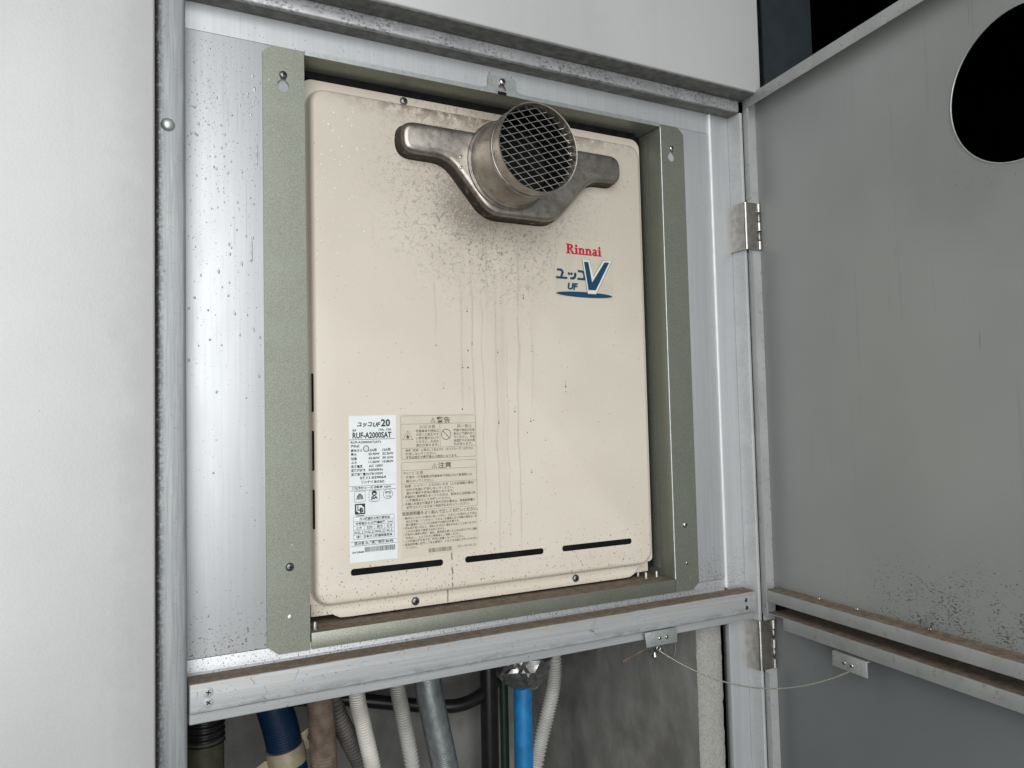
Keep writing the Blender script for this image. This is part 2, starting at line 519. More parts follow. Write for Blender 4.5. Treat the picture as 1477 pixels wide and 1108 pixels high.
def bevel(bm, r, seg=2, ang=30):
    if r <= 0:
        return bm
    bmesh.ops.recalc_face_normals(bm, faces=bm.faces[:])
    e = [x for x in bm.edges if len(x.link_faces) == 2 and x.calc_face_angle(0) > math.radians(ang)]
    if e:
        bmesh.ops.bevel(bm, geom=e, offset=r, segments=seg, affect='EDGES', profile=0.5, clamp_overlap=True)
    return bm


def box(x0, x1, y0, y1, z0, z1, r=0.0, seg=2, bm=None):
    b2 = bmesh.new()
    m = Matrix.Translation(((x0 + x1) / 2, (y0 + y1) / 2, (z0 + z1) / 2)) @ Matrix.Diagonal((abs(x1 - x0), abs(y1 - y0), abs(z1 - z0), 1))
    bmesh.ops.create_cube(b2, size=1.0, matrix=m)
    bevel(b2, r, seg)
    return merge(bm, b2)


def merge(bm, b2):
    if bm is None:
        return b2
    me = bpy.data.meshes.new('tmp')
    b2.to_mesh(me)
    b2.free()
    bm.from_mesh(me)
    bpy.data.meshes.remove(me)
    return bm


AX = {'y': lambda a, b, c: (a, c, b), 'x': lambda a, b, c: (c, a, b), 'z': lambda a, b, c: (a, b, c)}


def prism(poly, c0, c1, axis='y', holes=(), bm=None, r=0.0, seg=2, caps=True):
    """poly (a,b) points extruded along an axis; holes are inner loops."""
    f = AX[axis]
    b = bmesh.new()
    loops = [list(poly)] + [list(h) for h in holes]
    flat = [p for l in loops for p in l]
    v0 = [b.verts.new(f(p[0], p[1], c0)) for p in flat]
    v1 = [b.verts.new(f(p[0], p[1], c1)) for p in flat]
    i = 0
    for l in loops:
        n = len(l)
        for k in range(n):
            a, c = i + k, i + (k + 1) % n
            b.faces.new((v0[a], v0[c], v1[c], v1[a]))
        i += n
    if not holes:
        b.faces.new(v0)
        b.faces.new(list(reversed(v1)))
    else:
        for t in tessellate_polygon([[Vector((p[0], p[1], 0)) for p in l] for l in loops]):
            try:
                b.faces.new([v0[k] for k in t])
                b.faces.new([v1[k] for k in reversed(t)])
            except ValueError:
                pass
    bmesh.ops.recalc_face_normals(b, faces=b.faces[:])
    if r and not holes:
        bevel(b, r, seg)
    return merge(bm, b)


def flatpoly(poly, y, holes=(), bm=None):
    """flat print in the XZ plane at depth y, facing -Y"""
    if bm is None:
        bm = bmesh.new()
    loops = [list(poly)] + [list(h) for h in holes]
    flat = [p for l in loops for p in l]
    v = [bm.verts.new((p[0], y, p[1])) for p in flat]
    for t in tessellate_polygon([[Vector((p[0], p[1], 0)) for p in l] for l in loops]):
        try:
            fc = bm.faces.new([v[k] for k in t])
            fc.normal_update()
            if fc.normal.y > 0:
                fc.normal_flip()
        except ValueError:
            pass
    return bm


def circle(cx, cz, r, n=24, rz=None):
    rz = r if rz is None else rz
    return [(cx + r * math.cos(2 * math.pi * k / n), cz + rz * math.sin(2 * math.pi * k / n)) for k in range(n)]


def rect(x0, x1, z0, z1):
    return [(x0, z0), (x1, z0), (x1, z1), (x0, z1)]


def rrect(x0, x1, z0, z1, r, n=6):
    out = []
    for cx, cz, a0 in ((x1 - r, z1 - r, 0), (x0 + r, z1 - r, 90), (x0 + r, z0 + r, 180), (x1 - r, z0 + r, 270)):
        for k in range(n + 1):
            a = math.radians(a0 + 90 * k / n)
            out.append((cx + r * math.cos(a), cz + r * math.sin(a)))
    return out


def loft(bm, loops, cap_last=True, cap_first=False, holes=()):
    """loops: lists of (x,y,z) of equal length"""
    vs = [[bm.verts.new(p) for p in l] for l in loops]
    n = len(vs[0])
    for a, b in zip(vs, vs[1:]):
        for k in range(n):
            bm.faces.new((a[k], a[(k + 1) % n], b[(k + 1) % n], b[k]))
    for flag, l in ((cap_last, vs[-1]), (cap_first, vs[0])):
        if flag:
            bm.faces.new(l)
    return vs


def lathe(prof, cx, cz, n=40, bm=None, axis='y', cy=0.0):
    """prof: (radius, height) pairs; axis y: heights are world Y, axis z: heights are world Z around (cx, cy)"""
    bm = bm or bmesh.new()
    rings = []
    for r, h in prof:
        ring = []
        for k in range(n):
            a = 2 * math.pi * k / n
            if axis == 'y':
                ring.append(bm.verts.new((cx + r * math.cos(a), h, cz + r * math.sin(a))))
            else:
                ring.append(bm.verts.new((cx + r * math.cos(a), cy + r * math.sin(a), h)))
        rings.append(ring)
    for a, b in zip(rings, rings[1:]):
        for k in range(n):
            bm.faces.new((a[k], a[(k + 1) % n], b[(k + 1) % n], b[k]))
    return bm


def tube(path, rad, n=14, bm=None, cap=True):
    """path: list of Vector; rad: float or list"""
    bm = bm or bmesh.new()
    path = [Vector(p) for p in path]
    prev = None
    rings = []
    for i, p in enumerate(path):
        d = (path[min(i + 1, len(path) - 1)] - path[max(i - 1, 0)]).normalized()
        if prev is None:
            u = d.orthogonal().normalized()
        else:
            u = (prev - d * prev.dot(d)).normalized()
        prev = u
        w = d.cross(u)
        r = rad[i] if isinstance(rad, (list, tuple)) else rad
        rings.append([bm.verts.new(p + r * (math.cos(2 * math.pi * k / n) * u + math.sin(2 * math.pi * k / n) * w)) for k in range(n)])
    for a, b in zip(rings, rings[1:]):
        for k in range(n):
            bm.faces.new((a[k], a[(k + 1) % n], b[(k + 1) % n], b[k]))
    if cap:
        bm.faces.new(rings[0])
        bm.faces.new(list(reversed(rings[-1])))
    return bm


def spline(pts, n):
    pts = [Vector(p) for p in pts]
    P = [2 * pts[0] - pts[1]] + pts + [2 * pts[-1] - pts[-2]]
    out = []
    m = len(pts) - 1
    for i in range(n + 1):
        t = i / n * m
        k = min(int(t), m - 1)
        f = t - k
        a, b, c, d = P[k], P[k + 1], P[k + 2], P[k + 3]
        out.append(0.5 * ((2 * b) + (c - a) * f + (2 * a - 5 * b + 4 * c - d) * f * f + (3 * b - a - 3 * c + d) * f ** 3))
    return out


def ribbed(pts, r, pitch, depth, n=18):
    c = spline(pts, 60)
    length = sum((a - b).length for a, b in zip(c, c[1:]))
    k = int(length / pitch) * 4
    c = spline(pts, k)
    pat = (r, r, r - depth, r - depth)
    return tube(c, [pat[i % 4] for i in range(len(c))], n)


# ---- screw: shared dome and cross-recess meshes, head faces -Y
def _screw_mesh():
    prof = [(1.0, 0.0), (1.0, -0.12), (0.93, -0.32), (0.75, -0.50), (0.45, -0.60), (0.02, -0.63)]
    bm = lathe(prof, 0, 0, 20)
    bmesh.ops.recalc_face_normals(bm, faces=bm.faces[:])
    me = bpy.data.meshes.new('screw')
    bm.to_mesh(me)
    bm.free()
    for p in me.polygons:
        p.use_smooth = True
    b2 = box(-0.52, 0.52, -0.66, -0.3, -0.11, 0.11)
    box(-0.11, 0.11, -0.665, -0.3, -0.52, 0.52, bm=b2)
    m2 = bpy.data.meshes.new('cross_recess')
    b2.to_mesh(m2)
    b2.free()
    m2.materials.append(M['black'])
    return me, m2


SCREW_ME, CROSS_ME = _screw_mesh()
SCREW_BY_MAT = {}


def screw(parent, pos, r, mat='screw', spin=0.4, facing=None, flat=1.0):
    if mat not in SCREW_BY_MAT:
        me = SCREW_ME.copy()
        me.materials.append(M[mat])
        SCREW_BY_MAT[mat] = me
    o = bpy.data.objects.new('screw', SCREW_BY_MAT[mat])
    col.objects.link(o)
    o.parent = parent
    w = Matrix.Translation(Vector(pos)) @ (facing or Matrix.Identity(4)) @ Matrix.Rotation(spin, 4, 'Y') @ Matrix.Diagonal((r, r * flat, r, 1))
    o.matrix_local = MATW[parent.name].inverted() @ w
    c = bpy.data.objects.new('cross_recess', CROSS_ME)
    col.objects.link(c)
    c.parent = o
    return o


# ---- text as flat print
def text_bm(items, y, bm=None):
    """items: (string, x, z, height, width or None, options dict)"""
    bm = bm or bmesh.new()
    for s, x, z, h, w, opt in items:
        cu = bpy.data.curves.new('t', 'FONT')
        cu.body = s
        cu.size = 1.0
        cu.resolution_u = 2
        cu.shear = opt.get('shear', 0.0)
        cu.offset = opt.get('bold', 0.0)
        ob = bpy.data.objects.new('t', cu)
        me = bpy.data.meshes.new_from_object(ob)
        if len(me.vertices):
            xs = [v.co.x for v in me.vertices]
            ys = [v.co.y for v in me.vertices]
            wx = max(xs) - min(xs)
            sx = (w / wx) if w else h
            sz = h if not opt.get('fit') else h / (max(ys) - min(ys))
            x0 = min(xs)
            y0 = min(ys) if opt.get('fit') else 0.0
            b2 = bmesh.new()
            b2.from_mesh(me)
            for v in b2.verts:
                v.co = Vector((x + (v.co.x - x0) * sx, y, z + (v.co.y - y0) * sz))
            for fc in b2.faces:
                fc.normal_update()
                if fc.normal.y > 0:
                    fc.normal_flip()
            merge(bm, b2)
        bpy.data.objects.remove(ob)
        bpy.data.curves.remove(cu)
        bpy.data.meshes.remove(me)
    return bm


# ================================================================== SETTING
YP = -0.0285     # surround sheet plane
YG = -0.032     # galvanised flange plane

t = thing('concrete_wall', (0.45, 0.28, 0.4), 'bare grey concrete wall of the pipe recess below the rail', 'wall')
obj('back_face', box(-0.05, 0.80, 0.45, 0.50, 0.4, 1.30), 'concrete', t)
obj('pier_face', box(-0.05, 0.585, 0.25, 0.40, 0.4, 1.285, 0.004), 'concrete', t)
# reveal with a rough front edge
bm = bmesh.new()
nz_ = 90
cols_ = [(0.752, 0.449), (0.752, 0.12), (0.752, 0.04), (0.7525, -0.012), (0.757, -0.019), (0.768, -0.021), (0.780, -0.021), (0.7905, -0.020), (0.7935, -0.016), (0.795, 0.02)]
rows = []
for i in range(nz_ + 1):
    z = 0.7 + (1.235 - 0.7) * i / nz_
    row = []
    for j, (x, y) in enumerate(cols_):
        a = 0.0 if j < 3 else 0.0016
        nv = noise.noise_vector(Vector((x * 300, y * 300, z * 260)))
        row.append(bm.verts.new((x + a * nv.x * (1.3 if j > 6 else 0.6), y + a * nv.y * 0.6, z)))
    rows.append(row)
bm2 = bmesh.new()
vm = {}
for a, b in zip(rows, rows[1:]):
    for k in range(len(a) - 1):
        q4 = (a[k], a[k + 1], b[k + 1], b[k])
        if k < 3:
            bm.faces.new(q4)
        else:
            nv4 = []
            for v in q4:
                if v not in vm:
                    vm[v] = bm2.verts.new(v.co)
                nv4.append(vm[v])
            bm2.faces.new(nv4)
for v in [v for v in bm.verts if not v.link_faces]:
    bm.verts.remove(v)
obj('reveal_face', bm, 'concrete', t)
obj('rough_edge', bm2, 'mortar', t, smooth=70)
bm = bmesh.new()
tube([Vector((0.7518, 0.045 + 0.014 * math.cos(a), 1.178 + 0.016 * math.sin(a))) for a in [k * math.pi / 12 for k in range(25)]], 0.0007, 6, bm, cap=False)
obj('form_tie_ring', bm, 'concrete', t)

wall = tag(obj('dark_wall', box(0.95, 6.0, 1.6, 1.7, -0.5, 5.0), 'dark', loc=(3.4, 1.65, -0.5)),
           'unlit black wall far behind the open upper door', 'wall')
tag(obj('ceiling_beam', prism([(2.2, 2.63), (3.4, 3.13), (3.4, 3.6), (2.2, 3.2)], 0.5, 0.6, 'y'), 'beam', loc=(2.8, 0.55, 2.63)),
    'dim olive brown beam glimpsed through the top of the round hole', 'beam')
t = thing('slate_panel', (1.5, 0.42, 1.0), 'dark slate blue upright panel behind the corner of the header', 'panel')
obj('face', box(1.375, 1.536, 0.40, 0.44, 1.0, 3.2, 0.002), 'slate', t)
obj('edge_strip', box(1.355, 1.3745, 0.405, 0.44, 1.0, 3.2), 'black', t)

# wide light panels
t = thing('wall_panel', (-0.25, -0.07, 0.4), 'wide blank light grey metal panel left of the open cabinet', 'panel', 'light grey cladding panels')
obj('face_sheet', box(-0.70, 0.0640, -0.083, -0.060, 0.4, 2.6, 0.0022, 3), 'panel', t)
t = thing('wall_panel', (0.45, -0.07, 1.9565), 'light grey metal panel above the cabinet opening', 'panel', 'light grey cladding panels')
obj('face_sheet', box(0.070, 0.8440, -0.083, -0.045, 1.9562, 2.6, 0.0022, 3), 'panel', t)
obj('shade_strip', box(0.0950, 0.8420, -0.0805, -0.0530, 1.9548, 1.9560), 'under_shade', t)  # added dark strip paints the shade below the header panel

# ================================================================== DOOR FRAME
t = thing('door_frame', (0.45, -0.04, 0.5), 'grey painted steel cabinet frame around the heater, dusty and streaked', 'door frame')
st = obj('stile', box(0.0665, 0.0938, -0.056, -0.02, 0.5, 2.4, 0.0035, 3), 'frame', t)
# rivet cap on the stile
bm = lathe([(0.0064, -0.0558), (0.0063, -0.0570), (0.0055, -0.0586), (0.0038, -0.0596), (0.0018, -0.06), (0.0001, -0.0601)], 0.0775, 1.7963, 24)
obj('rivet_cap', bm, 'galv', st)
# gap strip with gathered dirt
obj('dirt_line', box(0.0642, 0.0664, -0.052, -0.03, 0.5, 2.4), 'dust', st)
# header ledge
prof = [(-0.052, 1.9386), (-0.052, 1.9555), (-0.028, 1.9555), (-0.028, 1.9386)]
hl = obj('header_ledge', prism(prof, 0.094, 0.8325, 'x', r=0.0026, seg=4), 'ledge', t)
obj('ledge_shade_strip', box(0.0945, 0.8318, -0.0494, -0.0290, 1.9374, 1.9385), 'under_shade', hl)  # shade beneath the ledge, added as a dark strip
# right jamb
jb = obj('jamb', box(0.8323, 0.8379, -0.052, 0.02, 0.5, 1.9384, 0.0012), 'jamb', t)
obj('jamb_plate', box(0.7985, 0.8321, -0.0285, -0.02, 0.5, 1.9384, 0.001), 'silver', t)
obj('folded_edge', box(0.7932, 0.7970, -0.0315, -0.024, 1.2665, 1.9372, 0.0012, 3), 'edge_highlight', t)
# rail
prof = [(-0.056, 1.2628), (-0.056, 1.2352), (-0.0505, 1.2343), (-0.0505, 1.2236), (-0.034, 1.2236), (-0.0335, 1.2628)]
ra = obj('rail', prism(prof, 0.0955, 0.8245, 'x', r=0.0013, seg=3), 'rail', t)


def dust_strip(a0, a1, b0, b1, h, fmap, jit=0.0008, n=160):
    """thin uneven layer; along a, from b0 (front) to b1 (back)"""
    bm = bmesh.new()
    rows = []
    m = 5
    for i in range(n + 1):
        a = a0 + (a1 - a0) * i / n
        row = []
        for j in range(m + 1):
            b = b0 + (b1 - b0) * j / m
            if j == 0:
                b += jit * (noise.noise(Vector((a * 60, 3.3, h))) * 2 + noise.noise(Vector((a * 300, 1.3, h))))
            e = 0.0 if j == 0 else (0.35 if j == m else 1.0)
            z = h * e * (0.75 + 0.4 * noise.noise(Vector((a * 90, b * 90, 5))))
            if j == m:
                z = h * 1.4
            row.append(bm.verts.new(fmap(a, b, z)))
        rows.append(row)
    for p, q in zip(rows, rows[1:]):
        for k in range(m):
            bm.faces.new((p[k], p[k + 1], q[k + 1], q[k]))
    return bm


obj('dust_layer', dust_strip(0.0957, 0.8235, -0.0553, -0.0325, 0.0012, lambda a, b, z: (a, b, 1.2629 + z)), 'dust', ra)
screw(ra, (0.1120, -0.0560, 1.2532), 0.0047, 'rail', 0.2, flat=0.22)
screw(ra, (0.1120, -0.0560, 1.2438), 0.0047, 'rail', 0.7, flat=0.22)
screw(ra, (0.8050, -0.0560, 1.2530), 0.0028, 'screw_old', 0.2, flat=0.35)
screw(ra, (0.8060, -0.0560, 1.2425), 0.0030, 'screw_old', 0.7, flat=0.35)

# stay bracket on the rail
br = obj('stay_bracket', prism([(0.6290, 1.2345), (0.6805, 1.2345), (0.6805, 1.2160), (0.6310, 1.2160)], -0.0590, -0.0575, 'y', r=0.0004), 'galv', t)
obj('bracket_web', box(0.630, 0.6803, -0.0573, -0.0507, 1.2327, 1.2343), 'galv', br)
screw(br, (0.6518, -0.0590, 1.2252), 0.0026, 'screw', 0.5)
screw(br, (0.6632, -0.0590, 1.2250), 0.0026, 'screw', 0.1)
obj('lug', box(0.6405, 0.6560, -0.0520, -0.0505, 1.2045, 1.2220, 0.0005), 'screw_old', br)
obj('lug_bolt', lathe([(0.0001, 1.1985), (0.0030, 1.1990), (0.0042, 1.2015), (0.0030, 1.2040), (0.0025, 1.2050), (0.0025, 1.2070), (0.0001, 1.2071)], 0.6480, 0, 16, axis='z', cy=-0.0525), 'screw', br)
rodm = tube([(0.6420, -0.0535, 1.2155), (0.6080, -0.0440, 1.2010)], 0.0011, 8)
tube([(0.6090, -0.0443, 1.2013), (0.6035, -0.0428, 1.1990)], 0.0024, 8, rodm)
obj('loose_rod', rodm, 'brown_hose', br)

# ================================================================== SURROUND SHEETS
t = thing('surround_sheet', (0.45, -0.03, 1.264), 'silver sheet metal infill around the heater, spotted with water drops', 'metal sheet')
YB = -0.0270
ts = obj('top_strip', prism([(0.0940, 1.9090), (0.4400, 1.9090), (0.4400, 1.9258), (0.4425, 1.9270), (0.4745, 1.9270), (0.4765, 1.9258), (0.4765, 1.9090), (0.7925, 1.9090), (0.7925, 1.9384), (0.0940, 1.9384)], YP, YB, 'y'), 'silver', t)
obj('tab_backing', box(0.4390, 0.4775, YB + 0.0003, YB + 0.0012, 1.9035, 1.9280), 'silver', t)
ls = obj('left_sheet', box(0.0940, 0.2140, YP - 0.0006, YB, 1.2794, 1.9084, 0.0003), 'silver', t)
obj('right_sheet', box(0.7050, 0.7923, YP - 0.0006, YB, 1.2794, 1.9084, 0.0003), 'silver', t)
prof = [(YP - 0.0002, 1.2789), (YP - 0.0002, 1.2665), (YP - 0.0030, 1.2638), (YB, 1.2638), (YB, 1.2789)]
obj('bottom_strip', prism(prof, 0.0940, 0.7925, 'x', r=0.0006), 'silver', t)

# water drops and dried runs on the left sheet
bm = bmesh.new()


def drop(bm, x, z, rx, rz, y, h=0.0006):
    n = 8
    c = bm.verts.new((x, y - h, z))
    inner = [bm.verts.new((x + rx * 0.65 * math.cos(2 * math.pi * k / n), y - h * 0.8, z + rz * 0.65 * math.sin(2 * math.pi * k / n))) for k in range(n)]
    outer = [bm.verts.new((x + rx * math.cos(2 * math.pi * k / n), y, z + rz * math.sin(2 * math.pi * k / n) * (1.25 if math.sin(2 * math.pi * k / n) < 0 else 0.9))) for k in range(n)]
    for k in range(n):
        k2 = (k + 1) % n
        bm.faces.new((c, inner[k], inner[k2]))
        bm.faces.new((inner[k], outer[k], outer[k2], inner[k2]))


R = random.Random(3)
for i in range(620):
    x = R.uniform(0.0985, 0.1695)
    z = 1.9 - abs(R.gauss(0, 0.17))
    if z < 1.3:
        continue
    s = R.random()
    rx = 0.00030 + 0.0010 * s ** 6
    drop(bm, x, z, rx, rx * R.uniform(1.0, 1.9), YP - 0.0006)
for (x, z, rx, rz) in ((0.162, 1.872, .0016, .0022), (0.164, 1.858, .0015, .003), (0.157, 1.852, .0013, .0022), (0.149, 1.838, .0012, .0016),
                       (0.160, 1.830, .0014, .0020), (0.141, 1.826, .0016, .0011), (0.136, 1.866, .0013, .0014), (0.131, 1.79, .0011, .0016),
                       (0.160, 1.688, .0011, .013), (0.166, 1.79, .001, .012), (0.150, 1.672, .0012, .003), (0.143, 1.62, .0010, .0018)):
    drop(bm, x, z, rx, rz, YP - 0.0006)
for i in range(55):
    x = R.uniform(0.0985, 0.1695)
    z = R.uniform(1.905, 1.925)
    drop(bm, x + R.uniform(0, 0.35), z, 0.0005, 0.0007, YP)
obj('water_drops', bm, 'drop', ls, kind='stuff', recalc=False)

# ================================================================== GALVANISED MOUNTING FRAME
t = thing('mounting_frame', (0.458, 0.0, 1.2715), 'speckled green galvanised steel mounting box framing the heater', 'mounting frame')
kx, kz = 0.1930, 1.8655
key = []
for k in range(25):   # keyhole: big circle with a small notch on top
    a = math.radians(65 - (360 - 50) * k / 24.0)
    key.append((kx + 0.0064 * math.cos(a), kz + 0.0064 * math.sin(a)))
key = key + [(kx - 0.0027, kz + 0.0125), (kx - 0.0015, kz + 0.0145), (kx + 0.0015, kz + 0.0145), (kx + 0.0027, kz + 0.0125)]
poly = [(0.1718, 1.2805), (0.1830, 1.2716), (0.2155, 1.2716), (0.2155, 1.9075), (0.1822, 1.9075), (0.1718, 1.8992)]
fl = obj('flange', prism(poly, YG, YG + 0.0016, 'y', holes=[key]), 'green', t)
screw(fl, (kx, YG - 0.0004, kz + 0.0118), 0.0042, 'screw_old', 0.3)
screw(fl, (0.1950, YG, 1.3590), 0.0044, 'screw_old', 0.2)
obj('rivet', lathe([(0.0028, YG), (0.0027, YG - 0.0008), (0.0015, YG - 0.0013), (0.0001, YG - 0.0014)], 0.1950, 1.3080, 14), 'galv', fl)
kx, kz = 0.7216, 1.8640
key = []
for k in range(25):
    a = math.radians(65 - (360 - 50) * k / 24.0)
    key.append((kx + 0.0062 * math.cos(a), kz + 0.0062 * math.sin(a)))
key = key + [(kx - 0.0027, kz + 0.0120), (kx - 0.0015, kz + 0.0140), (kx + 0.0015, kz + 0.0140), (kx + 0.0027, kz + 0.0120)]
poly = [(0.7036, 1.2716), (0.7330, 1.2716), (0.7442, 1.2805), (0.7442, 1.8985), (0.7340, 1.9075), (0.7036, 1.9075)]
fr = obj('flange', prism(poly, YG, YG + 0.0016, 'y', holes=[key]), 'green', t)
screw(fr, (kx, YG - 0.0004, kz + 0.0120), 0.0038, 'screw', 0.3)
screw(fr, (0.7229, YG, 1.3597), 0.0042, 'screw', 0.2)
screw(fr, (0.7237, YG, 1.3085), 0.0025, 'screw', 0.6)
# bottom shelf with front flange
prof = [(YG, 1.2718), (YG, 1.2885), (0.20, 1.2885), (0.20, 1.2870), (YG + 0.0016, 1.2870), (YG + 0.0016, 1.2718)]
sh = obj('bottom_shelf', prism(prof, 0.2168, 0.7030, 'x', r=0.0004), 'green', t)
obj('dust_layer', dust_strip(0.2175, 0.7022, YG + 0.0006, 0.12, 0.0010, lambda a, b, z: (a, b, 1.2886 + z)), 'dust', sh)
for (x, y) in ((0.2230, -0.022), (0.6745, -0.006), (0.6925, -0.006), (0.675, 0.012)):
    obj('stud', lathe([(0.0018, 1.2886), (0.0018, 1.2960), (0.0012, 1.2972), (0.0001, 1.2973)], x, 0, 10, axis='z', cy=y), 'galv', sh)
# box walls
obj('side_wall', box(0.2143, 0.2156, YG + 0.0020, 0.22, 1.2890, 1.9030), 'green', t)
sw = obj('side_wall', box(0.7022, 0.7035, YG - 0.0004, 0.22, 1.2890, 1.9030, 0.0005), 'green', t)
obj('rolled_edge', tube([(0.7031, YG - 0.0002, 1.2890), (0.7031, YG - 0.0002, 1.9030)], 0.0010, 10), 'galv', sw)
obj('rib', prism([(0.7020, -0.004), (0.7005, 0.002), (0.7005, 0.008), (0.7020, 0.014)], 1.30, 1.895, 'z'), 'green', sw)
tw = obj('top_wall', prism([(YG, 1.9086), (YG, 1.9035), (0.22, 1.9035), (0.22, 1.9050), (YG + 0.0015, 1.9050), (YG + 0.0015, 1.9086)], 0.2160, 0.7030, 'x', r=0.0003), 'green', t)
obj('top_edge_strip', box(0.2165, 0.7025, YG - 0.0008, YG - 0.0001, 1.9034, 1.9086), 'galv', tw)
obj('back_wall', box(0.2143, 0.7035, 0.2205, 0.222, 1.287, 1.905), 'green', t)
# fixing tab on top
a, b, zt = 0.4385, 0.4765, 1.9258
hw = 0.0060
hx, hz = 0.4570, 1.9035
notch = [(hx + hw, hz), (hx + hw, hz + 0.0062), (hx + 0.0040, hz + 0.0105), (hx + 0.0028, hz + 0.0125), (hx + 0.0028, hz + 0.0160), (hx - 0.0028, hz + 0.0160), (hx - 0.0028, hz + 0.0125), (hx - 0.0040, hz + 0.0105), (hx - hw, hz + 0.0062), (hx - hw, hz)]
outline = [(a - 0.010, 1.9035), ]
outline = [(a - 0.009, 1.9087), (a - 0.004, 1.9094), (a - 0.001, 1.9115), (a, 1.9145), (a, 1.9225), (a + 0.001, 1.9247), (a + 0.0035, zt), (b - 0.0035, zt), (b - 0.001, 1.9247), (b, 1.9225), (b, 1.9145), (b + 0.001, 1.9115), (b + 0.004, 1.9094), (b + 0.009, 1.9087),
           (b + 0.009, 1.9033)] + notch + [(a - 0.009, 1.9033)]
tb = obj('fixing_tab', prism(list(reversed(outline)), YG - 0.0014, YG - 0.0009, 'y'), 'galv', tw)
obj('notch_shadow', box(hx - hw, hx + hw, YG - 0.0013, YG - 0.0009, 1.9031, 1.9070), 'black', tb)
screw(tb, (hx + 0.0004, YG - 0.0014, 1.9192), 0.0044, 'screw', 0.3)
obj('cut_mark', box(0.4418, 0.4425, YP - 0.0003, YP, 1.9258, 1.9310), 'black', tw)
obj('cut_mark', box(0.4722, 0.4729, YP - 0.0003, YP, 1.9258, 1.9310), 'black', tw)

# ================================================================== WATER HEATER
DROPS = [(0.3713, 1.5953), (0.4183, 1.5982), (0.4126, 1.5901), (0.4052, 1.5696), (0.4121, 1.5697), (0.4908, 1.6576), (0.4589, 1.649), (0.5009, 1.5909), (0.5498, 1.5471), (0.5496, 1.5405), (0.4747, 1.5163), (0.5014, 1.5051), (0.497, 1.5038), (0.4521, 1.5027), (0.4036, 1.5201), (0.4529, 1.5885), (0.4124, 1.6373), (0.492, 1.4899), (0.5178, 1.4796), (0.4965, 1.4409), (0.5182, 1.4277), (0.38, 1.5448), (0.6583, 1.8266), (0.6521, 1.8182)]
t = thing('water_heater', (0.455, 0.0, 1.2925), 'cream gas water heater with sooty stainless flue and white rating label', 'water heater')
HX0, HX1, HZ0, HZ1 = 0.2188, 0.6908, 1.2925, 1.8925
RX0, RX1, RZ0, RZ1 = 0.2268, 0.6815, 1.3098, 1.8790
obj('casing', box(HX0 + 0.006, HX1 - 0.006, 0.0012, 0.205, HZ0 + 0.004, HZ1 - 0.002, 0.002), 'cream', t)
obj('gap_shade', box(HX0 + 0.004, HX1 - 0.004, 0.003, 0.030, 1.8945, 1.9026), 'black', t)  # added black strips stand in for the shade in the gaps round the heater
obj('gap_shade', box(0.6925, 0.7012, 0.012, 0.030, 1.300, 1.902), 'black', t)
# flange with scooped lower corners
fz = []
top = rrect(HX0, HX1, HZ0, HZ1, 0.014, 8)
flange = [p for p in top if p[1] > 1.6]
flange = [p for p in top[:9]] + [p for p in top[9:18]]
left_low = [(HX0, 1.3160), (HX0 + 0.001, 1.3128), (HX0 + 0.004, 1.3108), (HX0 + 0.012, 1.3100), (HX0 + 0.020, 1.3085), (HX0 + 0.026, 1.3035), (HX0 + 0.031, 1.2965), (HX0 + 0.038, 1.2930), (HX0 + 0.048, HZ0)]
right_low = [(HX1 - 0.048, HZ0), (HX1 - 0.038, 1.2930), (HX1 - 0.031, 1.2965), (HX1 - 0.026, 1.3035), (HX1 - 0.020, 1.3085), (HX1 - 0.012, 1.3100), (HX1 - 0.004, 1.3108), (HX1 - 0.001, 1.3128), (HX1, 1.3160)]
fc = obj('cover_flange', prism(flange + left_low + right_low, 0.0, 0.0011, 'y'), 'cream', t)
# raised cover: smooth step, flat face with three vent slots
bm = bmesh.new()
N = 9
steps = [(0.0000, -0.0001, 0.021), (0.0010, -0.0012, 0.020), (0.0020, -0.0040, 0.019), (0.0028, -0.0085, 0.018), (0.0040, -0.0115, 0.017), (0.0062, -0.0134, 0.0155), (0.0090, -0.0140, 0.0135)]
loops = [[(x, y, z) for x, z in rrect(RX0 - 0.003 + d, RX1 + 0.003 - d, RZ0 - 0.003 + d, RZ1 + 0.003 - d, r, N)] for d, y, r in steps]
vs = loft(bm, loops, cap_last=False)
slots = []
for x0, x1 in ((0.2651, 0.3750), (0.4032, 0.5107), (0.5381, 0.6465)):
    slots.append(rrect(x0, x1, 1.3390, 1.3464, 0.0032, 5))
outer = [(v.co.x, v.co.z) for v in vs[-1]]
allv = list(vs[-1]) + [bm.verts.new((p[0], -0.0140, p[1])) for s in slots for p in s]
for tri in tessellate_polygon([[Vector((p[0], p[1], 0)) for p in l] for l in [outer] + slots]):
    bm.faces.new([allv[k] for k in tri])
i = len(outer)
for s in slots:
    n = len(s)
    back = [bm.verts.new((p[0], -0.0133, p[1])) for p in s]
    for k in range(n):
        bm.faces.new((allv[i + k], allv[i + (k + 1) % n], back[(k + 1) % n], back[k]))
    i += n
cover = obj('front_cover', bm, 'cream', t, smooth=50)
for s in slots:
    xs = [p[0] for p in s]
    obj('slot_void', box(min(xs) - 0.001, max(xs) + 0.001, -0.0130, -0.0110, 1.3375, 1.3480), 'black', cover)
for z0, z1 in ((1.5190, 1.5610), (1.4555, 1.4985), (1.3925, 1.4350)):
    obj('side_slot', prism(rrect(-0.0108, -0.0076, z0, z1, 0.0015, 4), 0.2258, 0.2275, 'x'), 'black', cover)
for x, z in ((0.3414, 1.8870), (0.3452, 1.2995), (0.5656, 1.3010)):
    screw(fc, (x, -0.0002, z), 0.0048, 'screw_old', 0.5)
